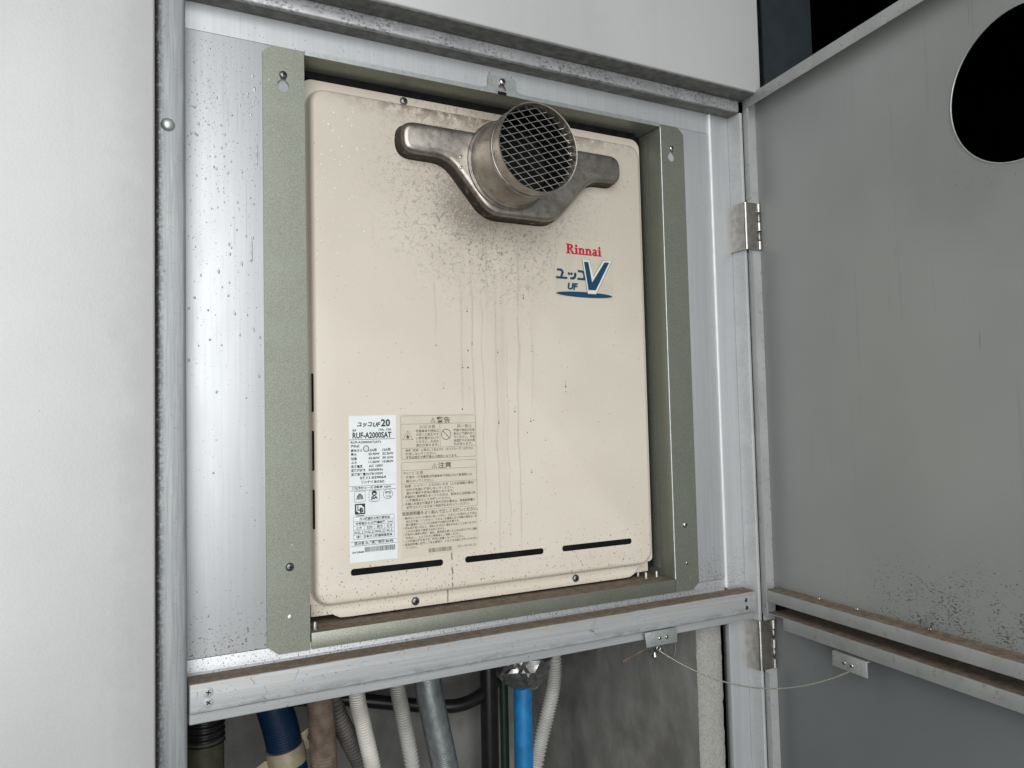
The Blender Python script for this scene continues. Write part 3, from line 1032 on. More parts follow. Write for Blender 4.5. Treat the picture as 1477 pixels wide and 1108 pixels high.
# drops on the upper left of the cover
bm = bmesh.new()
for i in range(90):
    x = 0.232 + abs(R.gauss(0, 0.035))
    z = R.uniform(1.68, 1.86)
    s = R.uniform(0.0004, 0.0011)
    drop(bm, x, z, s * 1.3, s, -0.0141, 0.0005)
obj('water_drops', bm, 'drop_clear', cover, kind='stuff', recalc=False)

# soot drops that ran down and dried
bm = bmesh.new()
for (x, z) in DROPS:
    r = R.uniform(0.0005, 0.0010)
    drop(bm, x, z, r, r * 1.25, -0.0141, 0.0004)
    for q in range(R.randint(0, 2)):
        drop(bm, x + R.uniform(-0.0005, 0.0005), z + 0.003 + q * R.uniform(0.002, 0.005), r * 0.4, r * 0.9, -0.0141, 0.0002)
obj('soot_drops', bm, 'soot', cover, kind='stuff', recalc=False)

# ---- flue cover plate
ctrl = [(0.3430, 1.8505, .017), (0.6100, 1.8505, .017)]
raw = [(0.3250, 1.8525), (0.6345, 1.8525), (0.6345, 1.8135), (0.5880, 1.8125), (0.5300, 1.7515), (0.4360, 1.7515), (0.3840, 1.8130), (0.3250, 1.8135)]
rad = [0.019, 0.019, 0.017, 0.034, 0.040, 0.040, 0.036, 0.018]
outl = []
for k, p in enumerate(raw):
    a = Vector(raw[k - 1]); b = Vector(p); c = Vector(raw[(k + 1) % len(raw)])
    d1 = (a - b).normalized(); d2 = (c - b).normalized()
    ang = d1.angle(d2)
    L = min(rad[k] / math.tan(ang / 2), 0.48 * (a - b).length, 0.48 * (c - b).length)
    s = b + d1 * L; e = b + d2 * L
    for q in range(9):
        f = q / 8
        pt = (1 - f) ** 2 * s + 2 * f * (1 - f) * b + f * f * e
        outl.append((pt.x, pt.y))


def inset(poly, d):
    n = len(poly)
    area = sum(poly[k][0] * poly[(k + 1) % n][1] - poly[(k + 1) % n][0] * poly[k][1] for k in range(n))
    sg = 1 if area > 0 else -1
    out = []
    for k in range(n):
        a = Vector(poly[k - 1]); b = Vector(poly[k]); c = Vector(poly[(k + 1) % n])
        tg = (c - a).normalized()
        out.append((b.x - sg * tg.y * d, b.y + sg * tg.x * d))
    return out


bm = bmesh.new()
lv = []
for d, y in ((-0.0012, -0.0139), (0.0, -0.0155), (0.0002, -0.0240), (0.0008, -0.0280), (0.0019, -0.0312), (0.0035, -0.0333), (0.0055, -0.0344), (0.0078, -0.0348)):
    lv.append([(x, y, z) for x, z in inset(outl, d)])
vs = loft(bm, lv, cap_last=False)
pl = [(v.co.x, v.co.z) for v in vs[-1]]
for tri in tessellate_polygon([[Vector((p[0], p[1], 0)) for p in pl]]):
    bm.faces.new([vs[-1][k] for k in tri])
fp = obj('flue_cover', bm, 'stainless', t, smooth=60)
for z in (1.8170, 1.8045):
    obj('rivet', lathe([(0.0020, -0.0346), (0.0019, -0.0354), (0.0010, -0.0359), (0.0001, -0.0360)], 0.3985, z, 12), 'stainless', fp)

# ---- flue pipe
FX, FZ = 0.4632, 1.8150
prof = [(0.0565, -0.0340), (0.0560, -0.0358), (0.0548, -0.0366), (0.0532, -0.0360), (0.0518, -0.0370), (0.0505, -0.0400), (0.0503, -0.0830),
        (0.0508, -0.0838), (0.0523, -0.0848), (0.0527, -0.0862), (0.0523, -0.0876), (0.0510, -0.0884), (0.0512, -0.0900), (0.0516, -0.0930), (0.0520, -0.1055),
        (0.0524, -0.1066), (0.0520, -0.1075), (0.0508, -0.1072), (0.0504, -0.1050), (0.0500, -0.0900), (0.0490, -0.0890), (0.0488, -0.0500), (0.0488, -0.0360)]
fpipe = obj('flue_pipe', lathe(prof, FX, FZ, 72), 'stainless', t, smooth=50)
obj('pipe_void', lathe([(0.0486, -0.0945), (0.0486, -0.0400), (0.0001, -0.0400)], FX, FZ, 48), 'black', fpipe)
# expanded metal guard
bm = bmesh.new()
RG = 0.0496
for slope, off, yy, wd in ((0.365, 0.0, -0.0990, 0.00036), (-0.80, 0.0, -0.0982, 0.00042)):
    ang = math.atan(slope)
    ux, uz = math.cos(ang), math.sin(ang)
    nx, nzv = -uz, ux
    pitch = 0.0079 * math.cos(ang) if slope > 0 else 0.0128 * math.cos(ang)
    k = -10
    while k <= 10:
        dd = k * pitch + 0.001
        if abs(dd) < RG - 0.001:
            hl = math.sqrt(RG * RG - dd * dd)
            p0 = Vector((FX + nx * dd - ux * hl, yy, FZ + nzv * dd - uz * hl))
            p1 = Vector((FX + nx * dd + ux * hl, yy, FZ + nzv * dd + uz * hl))
            q = Vector((nx, 0, nzv)) * wd
            dy = Vector((0, 0.0009, 0))
            vv = [bm.verts.new(p0 - q), bm.verts.new(p1 - q), bm.verts.new(p1 + q), bm.verts.new(p0 + q)]
            ww = [bm.verts.new(x.co + dy) for x in vv]
            bm.faces.new(vv)
            bm.faces.new(list(reversed(ww)))
            for j in range(4):
                bm.faces.new((vv[j], ww[j], ww[(j + 1) % 4], vv[(j + 1) % 4]))
        k += 1
obj('mesh_guard', bm, 'mesh', fpipe, smooth=0)

# ---- logo sticker
YS = -0.01425
lg = obj('logo_sticker', flatpoly([(0.5470, 1.7385), (0.6290, 1.7395), (0.6290, 1.6630), (0.5380, 1.6635), (0.5380, 1.6990)], YS), 'logo_sticker', cover, smooth=0)
lg['label'] = 'cream sticker with red brand name over a navy emblem'


def arc_ring(cx, cz, rxo, rzo, rxi, rzi, a0, a1, n=12):
    o = [(cx + rxo * math.cos(math.radians(a0 + (a1 - a0) * k / n)), cz + rzo * math.sin(math.radians(a0 + (a1 - a0) * k / n))) for k in range(n + 1)]
    i = [(cx + rxi * math.cos(math.radians(a1 + (a0 - a1) * k / n)), cz + rzi * math.sin(math.radians(a1 + (a0 - a1) * k / n))) for k in range(n + 1)]
    return o + i


GL = {
    'R': (0.98, [rect(.12, .36, 0, 1), rect(0, .12, .92, 1), rect(0, .12, 0, .08), rect(.36, .48, 0, .08),
                 arc_ring(.36, .74, .46, .26, .20, .18, -90, 90), [(.44, .49), (.66, .44), (.90, .08), (1.0, .08), (1.0, 0), (.70, 0)]]),
    'i': (0.42, [rect(.10, .33, 0, .66), rect(0, .10, 0, .08), rect(.33, .43, 0, .08), rect(0, .10, .57, .66), circle(.21, .86, .125, 14)]),
    'n': (0.82, [rect(.10, .31, 0, .66), rect(0, .10, 0, .08), rect(.31, .39, 0, .08), rect(0, .10, .57, .66), rect(.50, .72, 0, .42),
                 rect(.42, .50, 0, .08), rect(.72, .81, 0, .08), arc_ring(.43, .42, .29, .26, .08, .15, 0, 150)]),
    'a': (0.70, [rect(.37, .58, .06, .46), [(.37, .06), (.60, 0), (.70, .02), (.70, .09), (.58, .10)], arc_ring(.32, .46, .26, .21, .05, .13, 0, 160),
                 arc_ring(.36, .19, .34, .21, .13, .11, 70, 290)]),
}
bm = bmesh.new()
hgt = 0.0128
tot = sum(GL[c][0] for c in 'Rinnai') + 0.03 * 5
sx = 0.0548 / tot
x = 0.5562
kk = 0
for ch in 'Rinnai':
    w, polys = GL[ch]
    for p in polys:
        kk += 1
        flatpoly(inset([(x + a * sx, 1.7195 + b * hgt) for a, b in p], -0.00030), YS - 0.00012 - 0.000012 * (kk % 9), bm=bm)
    x += (w + 0.03) * sx
obj('brand_name', bm, 'red', lg, smooth=0)
vo = [(0.5798, 1.7133), (0.5925, 1.7135), (0.5975, 1.6925), (0.6128, 1.7146), (0.6280, 1.7143), (0.6014, 1.6683), (0.5872, 1.6683)]
vi = [(0.5829, 1.7106), (0.5898, 1.7106), (0.5949, 1.6840), (0.6158, 1.7122), (0.6233, 1.7122), (0.6003, 1.6736), (0.5887, 1.6736)]
obj('emblem_ellipse', flatpoly(circle(0.5830, 1.6669, 0.0440, 40, 0.0037), YS - 0.00010), 'blue', lg, smooth=0)
obj('emblem_outline', flatpoly(vo, YS - 0.00022), 'blue', lg, smooth=0)
obj('emblem_band', flatpoly(inset(vo, 0.00065), YS - 0.00032), 'white', lg, smooth=0)
obj('emblem_letter', flatpoly(vi, YS - 0.00044), 'blue', lg, smooth=0)
bm = text_bm([('UF', 0.5566, 1.6722, 0.0092, 0.0160, {'shear': 0.18, 'bold': 0.06, 'fit': 1})], YS - 0.00020)
# stroke-built katakana
k0 = 0
for p in ([(0.5412, 1.6985), (0.5475, 1.6985), (0.5500, 1.6970), (0.5512, 1.6942), (0.5488, 1.6884), (0.5565, 1.6884), (0.5562, 1.6862), (0.5396, 1.6862), (0.5397, 1.6884), (0.5460, 1.6884), (0.5482, 1.6942), (0.5476, 1.6957), (0.5462, 1.6963), (0.5412, 1.6963)],
          circle(0.5592, 1.6932, 0.0015, 12), circle(0.5632, 1.6932, 0.0015, 12),
          [(0.5674, 1.6948), (0.5704, 1.6948), (0.5704, 1.6915), (0.5690, 1.6880), (0.5660, 1.6862), (0.5610, 1.6862), (0.5612, 1.6883), (0.5648, 1.6884), (0.5668, 1.6898), (0.5675, 1.6920)],
          [(0.5732, 1.6985), (0.5800, 1.6985), (0.5838, 1.6965), (0.5848, 1.6930), (0.5842, 1.6862), (0.5722, 1.6862), (0.5724, 1.6884), (0.5814, 1.6884), (0.5818, 1.6925), (0.5810, 1.6952), (0.5790, 1.6963), (0.5732, 1.6963)]):
    flatpoly(inset(p, -0.00042), YS - 0.00020, bm=bm)
obj('printed_text', bm, 'blue', lg, smooth=0)

# ---- rating label
RXl, RZt = 0.2645, 1.5140
rl = obj('rating_label', flatpoly([(0.2641, 1.3528), (0.3192, 1.3532), (0.3200, 1.5140), (0.2650, 1.5140)], YS), 'label', cover, smooth=0)
rl['label'] = 'tall white rating label with black model number and barcode'
U = 0.0001677
V = 0.0001643


def lx(x): return RXl + (x - 107) * U
def lz(y): return RZt - (y - 95) * V


items = [('ユッコ', lx(164), lz(172), 32 * V, 106 * U, {'shear': 0.25, 'bold': 0.04, 'fit': 1}),
         ('UF', lx(274), lz(172), 30 * V, 54 * U, {'shear': 0.25, 'bold': 0.035, 'fit': 1}),
         ('20', lx(331), lz(172), 52 * V, 65 * U, {'bold': 0.035, 'fit': 1}),
         ('RF', lx(135), lz(202), 16 * V, 24 * U, {'bold': 0.03, 'fit': 1}),
         ('13A, 12A', lx(315), lz(202), 18 * V, 88 * U, {'bold': 0.03, 'fit': 1}),
         ('RUF-A2000SAT', lx(134), lz(249), 42 * V, 270 * U, {'bold': 0.03, 'fit': 1}),
         ('RUF-A2000SAT(AT)', lx(121), lz(281), 20 * V, 208 * U, {'bold': 0.028})]
for y, a, b, c in ((308, '屋外式', '', ''), (337, '都市ガス', '13A用', '12A用'), (363, '最大', '55.9kW', '52.2kW'), (391, '給湯', '42.0kW', '39.1kW'),
                   (417, 'ふろ', '11.6kW', '10.8kW'), (444, '定格電圧', 'AC 100V', ''), (470, '定格周波数', '50/60Hz', ''), (497, '定格消費電力', '179/193W', '')):
    items.append((a, lx(121), lz(y), 20 * V, len(a) * 19.5 * U, {'bold': 0.028}))
    if b:
        items.append((b, lx(241), lz(y), 22 * V, (56 if 'A用' in b else 78 if 'kW' in b else 100) * U, {'bold': 0.028}))
    if c:
        items.append((c, lx(338), lz(y), 22 * V, (56 if 'A用' in c else 78) * U, {'bold': 0.028}))
items += [('07.11-039064', lx(180), lz(523), 24 * V, 180 * U, {'bold': 0.028}),
          ('リンナイ', lx(190), lz(552), 24 * V, 80 * U, {'bold': 0.03}), ('株式会社', lx(276), lz(552), 20 * V, 74 * U, {'bold': 0.02}),
          ('凍結予防ヒータ 作動時 142W', lx(124), lz(589), 18 * V, 272 * U, {'bold': 0.028}),
          ('ガス機器防火性能評定品', lx(173), lz(796), 20 * V, 210 * U, {'bold': 0.022}),
          ('可燃物からの離隔距離（cm）', lx(146), lz(826), 20 * V, 258 * U, {'bold': 0.022}),
          ('上方', lx(148), lz(855), 20 * V, 40 * U, {'bold': 0.02}), ('側方', lx(222), lz(855), 20 * V, 40 * U, {'bold': 0.02}), ('前方', lx(292), lz(855), 20 * V, 40 * U, {'bold': 0.02}), ('後方', lx(360), lz(855), 20 * V, 40 * U, {'bold': 0.02}),
          ('30以上', lx(136), lz(885), 22 * V, 66 * U, {'bold': 0.02}), ('15以上', lx(210), lz(885), 22 * V, 62 * U, {'bold': 0.02}), ('60以上', lx(280), lz(885), 22 * V, 64 * U, {'bold': 0.02}), ('1以上', lx(352), lz(885), 22 * V, 52 * U, {'bold': 0.02}),
          ('（財）日本ガス機器検査協会', lx(150), lz(914), 20 * V, 250 * U, {'bold': 0.022}),
          ('区分名 D／消費効率 80.8%', lx(138), lz(958), 22 * V, 268 * U, {'bold': 0.028}),
          ('24-2868', lx(120), lz(1013), 16 * V, 80 * U, {'bold': 0.03}), ('1', lx(398), lz(1017), 14 * V, None, {}),
          ('PS', lx(355), lz(630), 24 * V, 40 * U, {'bold': 0.02}), ('TG', lx(358), lz(656), 18 * V, 34 * U, {'bold': 0.02}),
          ('JIA', lx(252), lz(660), 26 * V, 50 * U, {'bold': 0.05}), ('JA2071', lx(258), lz(681), 10 * V, 44 * U, {})]
bm = text_bm(items, YS - 0.00018)
yl = YS - 0.00012


def hline(bm, x0, x1, y, w=2.0):
    flatpoly(rect(lx(x0), lx(x1), lz(y) - w * V / 2, lz(y) + w * V / 2), yl, bm=bm)


def vline(bm, x, y0, y1, w=1.6):
    flatpoly(rect(lx(x) - w * U / 2, lx(x) + w * U / 2, lz(y1), lz(y0)), yl + 0.00002, bm=bm)


hline(bm, 110, 428, 256, 3)
hline(bm, 110, 428, 568, 2.4)
hline(bm, 110, 428, 598, 2.4)
for y in (772, 803, 833, 862, 892, 923):
    hline(bm, 132, 414, y, 1.8)
vline(bm, 132, 772, 923)
vline(bm, 414, 772, 923)
for x in (205, 275, 345):
    vline(bm, x, 833, 892)
hline(bm, 112, 430, 938, 2.2)
hline(bm, 112, 430, 966, 2.2)
rb = random.Random(11)
x = 206
while x < 418:
    w = rb.choice((1.2, 1.2, 2.2, 3.0))
    flatpoly(rect(lx(x), lx(x + w), lz(1012), lz(978)), yl, bm=bm)
    x += w + rb.choice((1.2, 1.8, 2.6))
# certification marks
flatpoly(circle(lx(372), lz(632), 34 * U, 28), yl, holes=[circle(lx(372), lz(632), 31.5 * U, 28)], bm=bm)
for cx in (178, 277):
    flatpoly(rrect(lx(cx - 37), lx(cx + 37), lz(676), lz(602), 8 * U, 4), yl, holes=[rrect(lx(cx - 35), lx(cx + 35), lz(674), lz(604), 7 * U, 4)], bm=bm)
for k, (dx, hh) in enumerate(((-18, 28), (-9, 38), (0, 42), (9, 38), (18, 28))):
    flatpoly([(lx(178 + dx * 1.15 - 3), lz(658)), (lx(178 + dx * 1.15 + 3), lz(658)), (lx(178 + dx * 0.8 + 3), lz(658 - hh)), (lx(178 + dx * 0.8 - 3), lz(658 - hh))], yl - 0.00001 * k, bm=bm)
flatpoly(circle(lx(277), lz(622), 18 * U, 18), yl, holes=[circle(lx(277), lz(626), 10 * U, 14, 5 * V)], bm=bm)
flatpoly(rect(lx(143), lx(213), lz(757), lz(686)), yl, bm=bm)
flatpoly(rect(lx(150), lx(206), lz(768), lz(763)), yl, bm=bm)
obj('printed_text', bm, 'ink', rl, smooth=0)
bm = flatpoly([(lx(152), lz(695)), (lx(186), lz(695)), (lx(205), lz(712)), (lx(205), lz(748)), (lx(170), lz(748)), (lx(152), lz(732))], yl - 0.00010)
obj('mark_ground', bm, 'label', rl, smooth=0)
bm = text_bm([('L', lx(160), lz(732), 34 * V, 16 * U, {'bold': 0.05, 'fit': 1}), ('B', lx(176), lz(746), 34 * V, 24 * U, {'bold': 0.06, 'fit': 1})], yl - 0.0002)
obj('mark_letters', bm, 'ink', rl, smooth=0)
bm = flatpoly(circle(lx(225), lz(318), 18 * U, 24), YS - 0.00022)
obj('round_seal', bm, 'white', rl, smooth=0)
bm = flatpoly(circle(lx(225), lz(318), 21 * U, 24), YS - 0.00026, holes=[circle(lx(225), lz(318), 16.5 * U, 24)])
obj('seal_ring', bm, 'blue', rl, smooth=0)

# ---- warning print, straight on the cover
YW = -0.01420
S = 0.000783
WX = 0.3250


def wz(y): return 1.5131 - (y - 600) * S


wl = obj('warning_print', flatpoly([(0.3246, 1.3520), (0.4215, 1.3548), (0.4222, 1.5150), (0.3246, 1.5150)], YW), 'sticker', cover, smooth=0)
wl['label'] = 'clear sticker of boxed Japanese warning text in faded ink'
bm = bmesh.new()


def frame_box(bm, z0, z1):
    flatpoly(rrect(WX + 0.0006, 0.4206, z0, z1, 0.0022, 4), YW - 0.0001, holes=[rrect(WX + 0.0009, 0.4203, z0 + 0.0003, z1 - 0.0003, 0.0019, 4)], bm=bm)


def wl_line(x0, x1, z, w=0.0003):
    flatpoly(rect(x0, x1, z - w / 2, z + w / 2), YW - 0.00012, bm=bm)


frame_box(bm, 1.4635, 1.5131)
frame_box(bm, 1.4050, 1.4600)
wl_line(WX + 0.001, 0.4202, 1.5035)
wl_line(WX + 0.001, 0.4202, 1.4760)
flatpoly(rect(0.3739, 0.3742, 1.4762, 1.5033), YW - 0.00013, bm=bm)
wl_line(WX + 0.001, 0.4202, 1.4508)
wl_line(WX + 0.001, 0.4202, 1.4355)
for cx, zb in ((0.3655, 1.5048), (0.3662, 1.4520)):
    tri = [(cx - 0.0034, zb), (cx + 0.0034, zb), (cx, zb + 0.0060)]
    flatpoly(tri, YW - 0.00012, holes=[[(cx - 0.0026, zb + 0.0005), (cx + 0.0026, zb + 0.0005), (cx, zb + 0.0050)]], bm=bm)
    flatpoly(rect(cx - 0.0003, cx + 0.0003, zb + 0.0010, zb + 0.0034), YW - 0.00013, bm=bm)
tri = [(0.3274, 1.4856), (0.3404, 1.4856), (0.3340, 1.4961)]
flatpoly(tri, YW - 0.00012, holes=[[(0.3282, 1.4860), (0.3396, 1.4860), (0.3340, 1.4952)]], bm=bm)
flatpoly([(0.3325, 1.4870), (0.3352, 1.4870), (0.3358, 1.4890), (0.3350, 1.4906), (0.3344, 1.4896), (0.3340, 1.4922), (0.3328, 1.4905), (0.3321, 1.4886)], YW - 0.00013, bm=bm)
flatpoly(circle(0.3818, 1.4906, 0.0064, 28), YW - 0.00012, holes=[circle(0.3818, 1.4906, 0.0056, 28)], bm=bm)
flatpoly([(0.3776, 1.4943), (0.3782, 1.4949), (0.3860, 1.4869), (0.3854, 1.4863)], YW - 0.00014, bm=bm)
W_ = []


def wt(s, x, z, h, w, **o):
    W_.append((s, x, z, h, w, o))


wt('警告', 0.3700, 1.5048, 0.0076, 0.0172, bold=0.02)
wt('火災注意', 0.3482, 1.4985, 0.0042, 0.0198)
for k, s in enumerate(('機器本体や排気口', 'の近くに燃えやす', 'い物を置かないで', 'ください。火災の', '恐れがあります。')):
    wt(s, 0.3440, 1.4940 - 0.0041 * k, 0.0035, 0.0282, bold=0.016)
wt('囲い禁止', 0.3962, 1.4985, 0.0042, 0.0190)
for k, s in enumerate(('機器や排気口を波', '板などで囲わない', 'でください。不完', '全燃焼や火災の恐', 'れがあります。')):
    wt(s, 0.3915, 1.4940 - 0.0041 * k, 0.0035, 0.0276 if k < 4 else 0.0242, bold=0.016)
wt('本体（銘板）に表示してあるガス（ガスグループ）以外では', 0.3310, 1.4722, 0.0034, 0.0850, bold=0.016)
wt('使用しないでください。', 0.3310, 1.4681, 0.0034, 0.0375, bold=0.016)
wt('不完全燃焼や爆発着火の原因となります。', 0.3310, 1.4642, 0.0034, 0.0650, bold=0.016)
wt('注意', 0.3705, 1.4522, 0.0072, 0.0172, bold=0.02)
wt('やけど注意', 0.3275, 1.4460, 0.0042, 0.0245)
wt('使用中・使用直後は機器本体や排気口など高温部には', 0.3310, 1.4416, 0.0034, 0.0830, bold=0.016)
wt('触らないでください。', 0.3310, 1.4373, 0.0034, 0.0340, bold=0.016)
for k, (s, x0, w) in enumerate((('・給湯・シャワー・ふろのおいだき（ふろ給湯器の場合）', 0.3272, 0.0895), ('以外の用途に使用しないでください。', 0.3310, 0.0590), ('思わぬ事故や故障の原因となります。', 0.3310, 0.0590),
                                ('・機器内に長時間たまっていた水は、飲用または調理に用', 0.3272, 0.0905), ('いず雑用水としてお使いください。', 0.3310, 0.0555),
                                ('・冬期に水道水が凍結する恐れがある場合は、取扱説明書に', 0.3272, 0.0905), ('記載されている方法で凍結予防を行ってください。', 0.3310, 0.0790))):
    wt(s, x0, 1.4316 - 0.00405 * k, 0.0034, w, bold=0.016)
wt('取扱説明書をよく読んで正しくお使いください。', 0.3255, 1.4000, 0.0046, 0.0955, bold=0.02)
for k, (s, w) in enumerate((('・操作はリモコンの表示に従って行い、リモコンの表示により点火', 0.0930), ('　消火を確認してください。リモコンを接続しない機器の場合は、機', 0.0930), ('　器の電源が入っていれば本体での操作は不要です。', 0.0700),
                            ('・外気温が低い日など、排気口から白い湯気が出ることがありますが、', 0.0930), ('　これは水蒸気で異常ではありません。', 0.0520),
                            ('・使用中に異常な燃焼・臭気、異常音を感じたときはあわてずに運転', 0.0930), ('　を停止し、もよりのガス事業者にご相談ください。', 0.0710),
                            ('・この機器は屋外用です。屋内に設置しないでください。', 0.0760), ('・取扱説明書に記載してある要領で、ときどき点検とお手入れを行っ', 0.0930), ('　てください。', 0.0170))):
    wt(s.replace('　', ''), 0.3265 if s[0] == '・' else 0.3297, 1.3955 - 0.0037 * k, 0.0030, w - (0.0 if s[0] == '・' else 0.003), bold=0.014)
text_bm(W_, YW - 0.00018, bm)
x = 0.3572
while x < 0.3862:
    w = rb.choice((0.0003, 0.0003, 0.0006, 0.0008))
    flatpoly(rect(x, x + w, 1.3556, 1.3603), YW - 0.00012, bm=bm)
    x += w + rb.choice((0.0003, 0.0005, 0.0006))
text_bm([('321-W70-31', 0.3935, 1.3580, 0.0040, 0.0240, {})], YW - 0.00018, bm)
obj('printed_text', bm, 'ink_grey', wl, smooth=0)

# ================================================================== DOORS
ANG = math.radians(8.382)
ROT = math.atan2(-math.cos(ANG), -math.sin(ANG))   # local x runs along the open door, local y away from the viewer


def hinge(door, z0, z1, yo):
    """bent steel leaf on the jamb with a knuckled pin, built in world space"""
    h = obj('hinge', bmesh.new(), 'hinge', door)
    bpy.data.meshes.remove(h.data) if False else None
    bm = bmesh.new()
    x0 = 0.8292
    yb, yf = -0.0265 + yo, -0.0590 + yo
    r = 0.0035
    mid = [(x0, yb)] + [(x0, yf + r)] + [(x0 + r - r * math.cos(a), yf + r - r * math.sin(a)) for a in [math.radians(15 * k) for k in range(1, 7)]] + [(0.8520, yf)]
    th = 0.0017
    inner = []
    for k, p in enumerate(mid):
        a = Vector(mid[max(k - 1, 0)]); b = Vector(mid[min(k + 1, len(mid) - 1)])
        tg = (b - a).normalized()
        inner.append((p[0] - tg.y * th, p[1] + tg.x * th))
    b2 = prism(mid + list(reversed(inner)), z0, z1, 'z')
    me = bpy.data.meshes.new('hinge')
    b2.transform(MATW[door.name].inverted())
    b2.to_mesh(me)
    b2.free()
    bm.free()
    me.materials.append(M['hinge'])
    for p in me.polygons:
        p.use_smooth = True
    me.set_sharp_from_angle(angle=math.radians(35))
    old = h.data
    h.data = me
    bpy.data.meshes.remove(old)
    hh = z1 - z0
    for k in range(5):
        za = z0 + hh * k / 5 + 0.0004
        zb = z0 + hh * (k + 1) / 5 - 0.0004
        rr = 0.0042 if k % 2 == 0 else 0.0034
        obj('knuckle', lathe([(0.0001, za), (rr * 0.9, za), (rr, za + 0.0005), (rr, zb - 0.0005), (rr * 0.9, zb), (0.0001, zb)], 0.8555, 0, 16, axis='z', cy=yf + 0.0012), 'hinge' if k % 2 == 0 else 'screw_old', h)
    return h


# ---- upper door
up = thing('cabinet_door', (0.8384, -0.052, 1.228), 'upper grey steel door standing open, with a large round hole', 'door', 'open cabinet doors', ROT)
Z0 = 1.228
T = 0.0210
W = 0.745


def dz(z): return z - Z0


hole = circle(0.3970, dz(1.8195), 0.0755, 72)
b = prism(rect(0.0013, W, dz(1.2640), dz(1.9570)), T, T + 0.0012, 'y', holes=[hole])
pn = obj('panel', b, 'door', up, local=True)
bm = tube([Vector((p[0], T - 0.0003, p[1])) for p in hole + hole[:1]], 0.0007, 8, cap=False)
obj('hole_edge', bm, 'galv', pn, local=True)
prof = [(0.0, dz(1.9420)), (0.0, dz(1.9585)), (T + 0.0012, dz(1.9585)), (T + 0.0012, dz(1.9572)), (0.0012, dz(1.9572)), (0.0012, dz(1.9420))]
obj('top_flange', prism(prof, 0.0003, W, 'x', r=0.0003), 'lip', up, local=True)
prof = [(0.0, 0.0), (0.0118, 0.0), (0.0118, 0.0012), (0.0012, 0.0012), (0.0012, T + 0.0010), (0.0, T + 0.0010)]
hf = obj('hinge_flange', box(0.0, 0.0012, 0.0013, T + 0.0010, dz(1.2300), dz(1.9570)), 'lip', up, local=True)
for za, zb in ((1.2300, 1.7360), (1.8110, 1.9418)):
    obj('flange_lip', box(0.0, 0.0118, 0.0, 0.0012, dz(za), dz(zb), 0.0003), 'lip', hf, local=True)
obj('end_flange', box(W - 0.0012, W, 0.0, T, dz(1.2650), dz(1.9418)), 'lip', up, local=True)
prof = [(0.0, dz(1.2485)), (0.0, dz(1.2642)), (T - 0.0002, dz(1.2642)), (T - 0.0002, dz(1.2630)), (0.0012, dz(1.2630)), (0.0012, dz(1.2485))]
bf = obj('bottom_flange', prism(prof, 0.0121, W, 'x', r=0.0003), 'lip', up, local=True)
obj('dust_layer', dust_strip(0.0122, W - 0.002, 0.0006, T - 0.0003, 0.0016, lambda a, b, z: (a, b, dz(1.2643) + z)), 'dust', bf, local=True)
for s_ in (0.098, 0.163, 0.268):
    obj('pebble', lathe([(0.0001, dz(1.2655)), (0.0016, dz(1.2658)), (0.0021, dz(1.2675)), (0.0013, dz(1.2692)), (0.0001, dz(1.2695))], s_, 0, 9, axis='z', cy=0.014), 'screw', bf, local=True)
hinge(up, 1.7395, 1.8066, 0.0)

# ---- lower door
lo = thing('cabinet_door', (0.8384, -0.052, 0.55), 'lower grey steel door standing open, tied by the stay wire', 'door', 'open cabinet doors', ROT)
Z0 = 0.55
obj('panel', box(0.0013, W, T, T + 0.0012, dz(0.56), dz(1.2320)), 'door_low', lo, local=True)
prof = [(0.0, dz(1.2170)), (0.0, dz(1.2335)), (0.0400, dz(1.2335)), (0.0400, dz(1.2322)), (0.0012, dz(1.2322)), (0.0012, dz(1.2170))]
lf = obj('top_flange', prism(prof, 0.0440, W, 'x', r=0.0003), 'lip', lo, local=True)
obj('flange_tongue', box(0.0130, 0.0439, 0.0004, 0.0400, dz(1.2322), dz(1.2334)), 'lip', lf, local=True)
obj('dust_layer', dust_strip(0.0135, W - 0.002, 0.0008, 0.0398, 0.0014, lambda a, b, z: (a, b, dz(1.2336) + z)), 'dust', lf, local=True)
prof = [(0.0, 0.0), (0.0118, 0.0), (0.0118, 0.0012), (0.0012, 0.0012), (0.0012, T - 0.0003), (0.0, T - 0.0003)]
hf = obj('hinge_flange', box(0.0, 0.0012, 0.0013, T - 0.0003, dz(0.56), dz(1.2310)), 'lip', lo, local=True)
obj('flange_lip', box(0.0, 0.0118, 0.0, 0.0012, dz(0.56), dz(1.1500), 0.0003), 'lip', hf, local=True)
sb = obj('stay_bracket', prism([(0.1358, dz(1.2140)), (0.1910, dz(1.2142)), (0.1910, dz(1.1955)), (0.1350, dz(1.1957))], -0.0020, -0.0006, 'y', r=0.0004), 'lip', lo, local=True)
obj('bracket_web', box(0.1360, 0.1900, -0.0005, 0.0035, dz(1.2128), dz(1.2141)), 'lip', sb, local=True)
facing = Matrix.Rotation(ROT, 4, 'Z')
for s_, z_ in ((0.1552, 1.2040), (0.1672, 1.2038)):
    p = MATW[lo.name] @ Vector((s_, -0.0020, dz(z_)))
    screw(sb, p, 0.0027, 'screw', 0.4, facing)
hinge(lo, 1.1535, 1.2206, 0.0035)

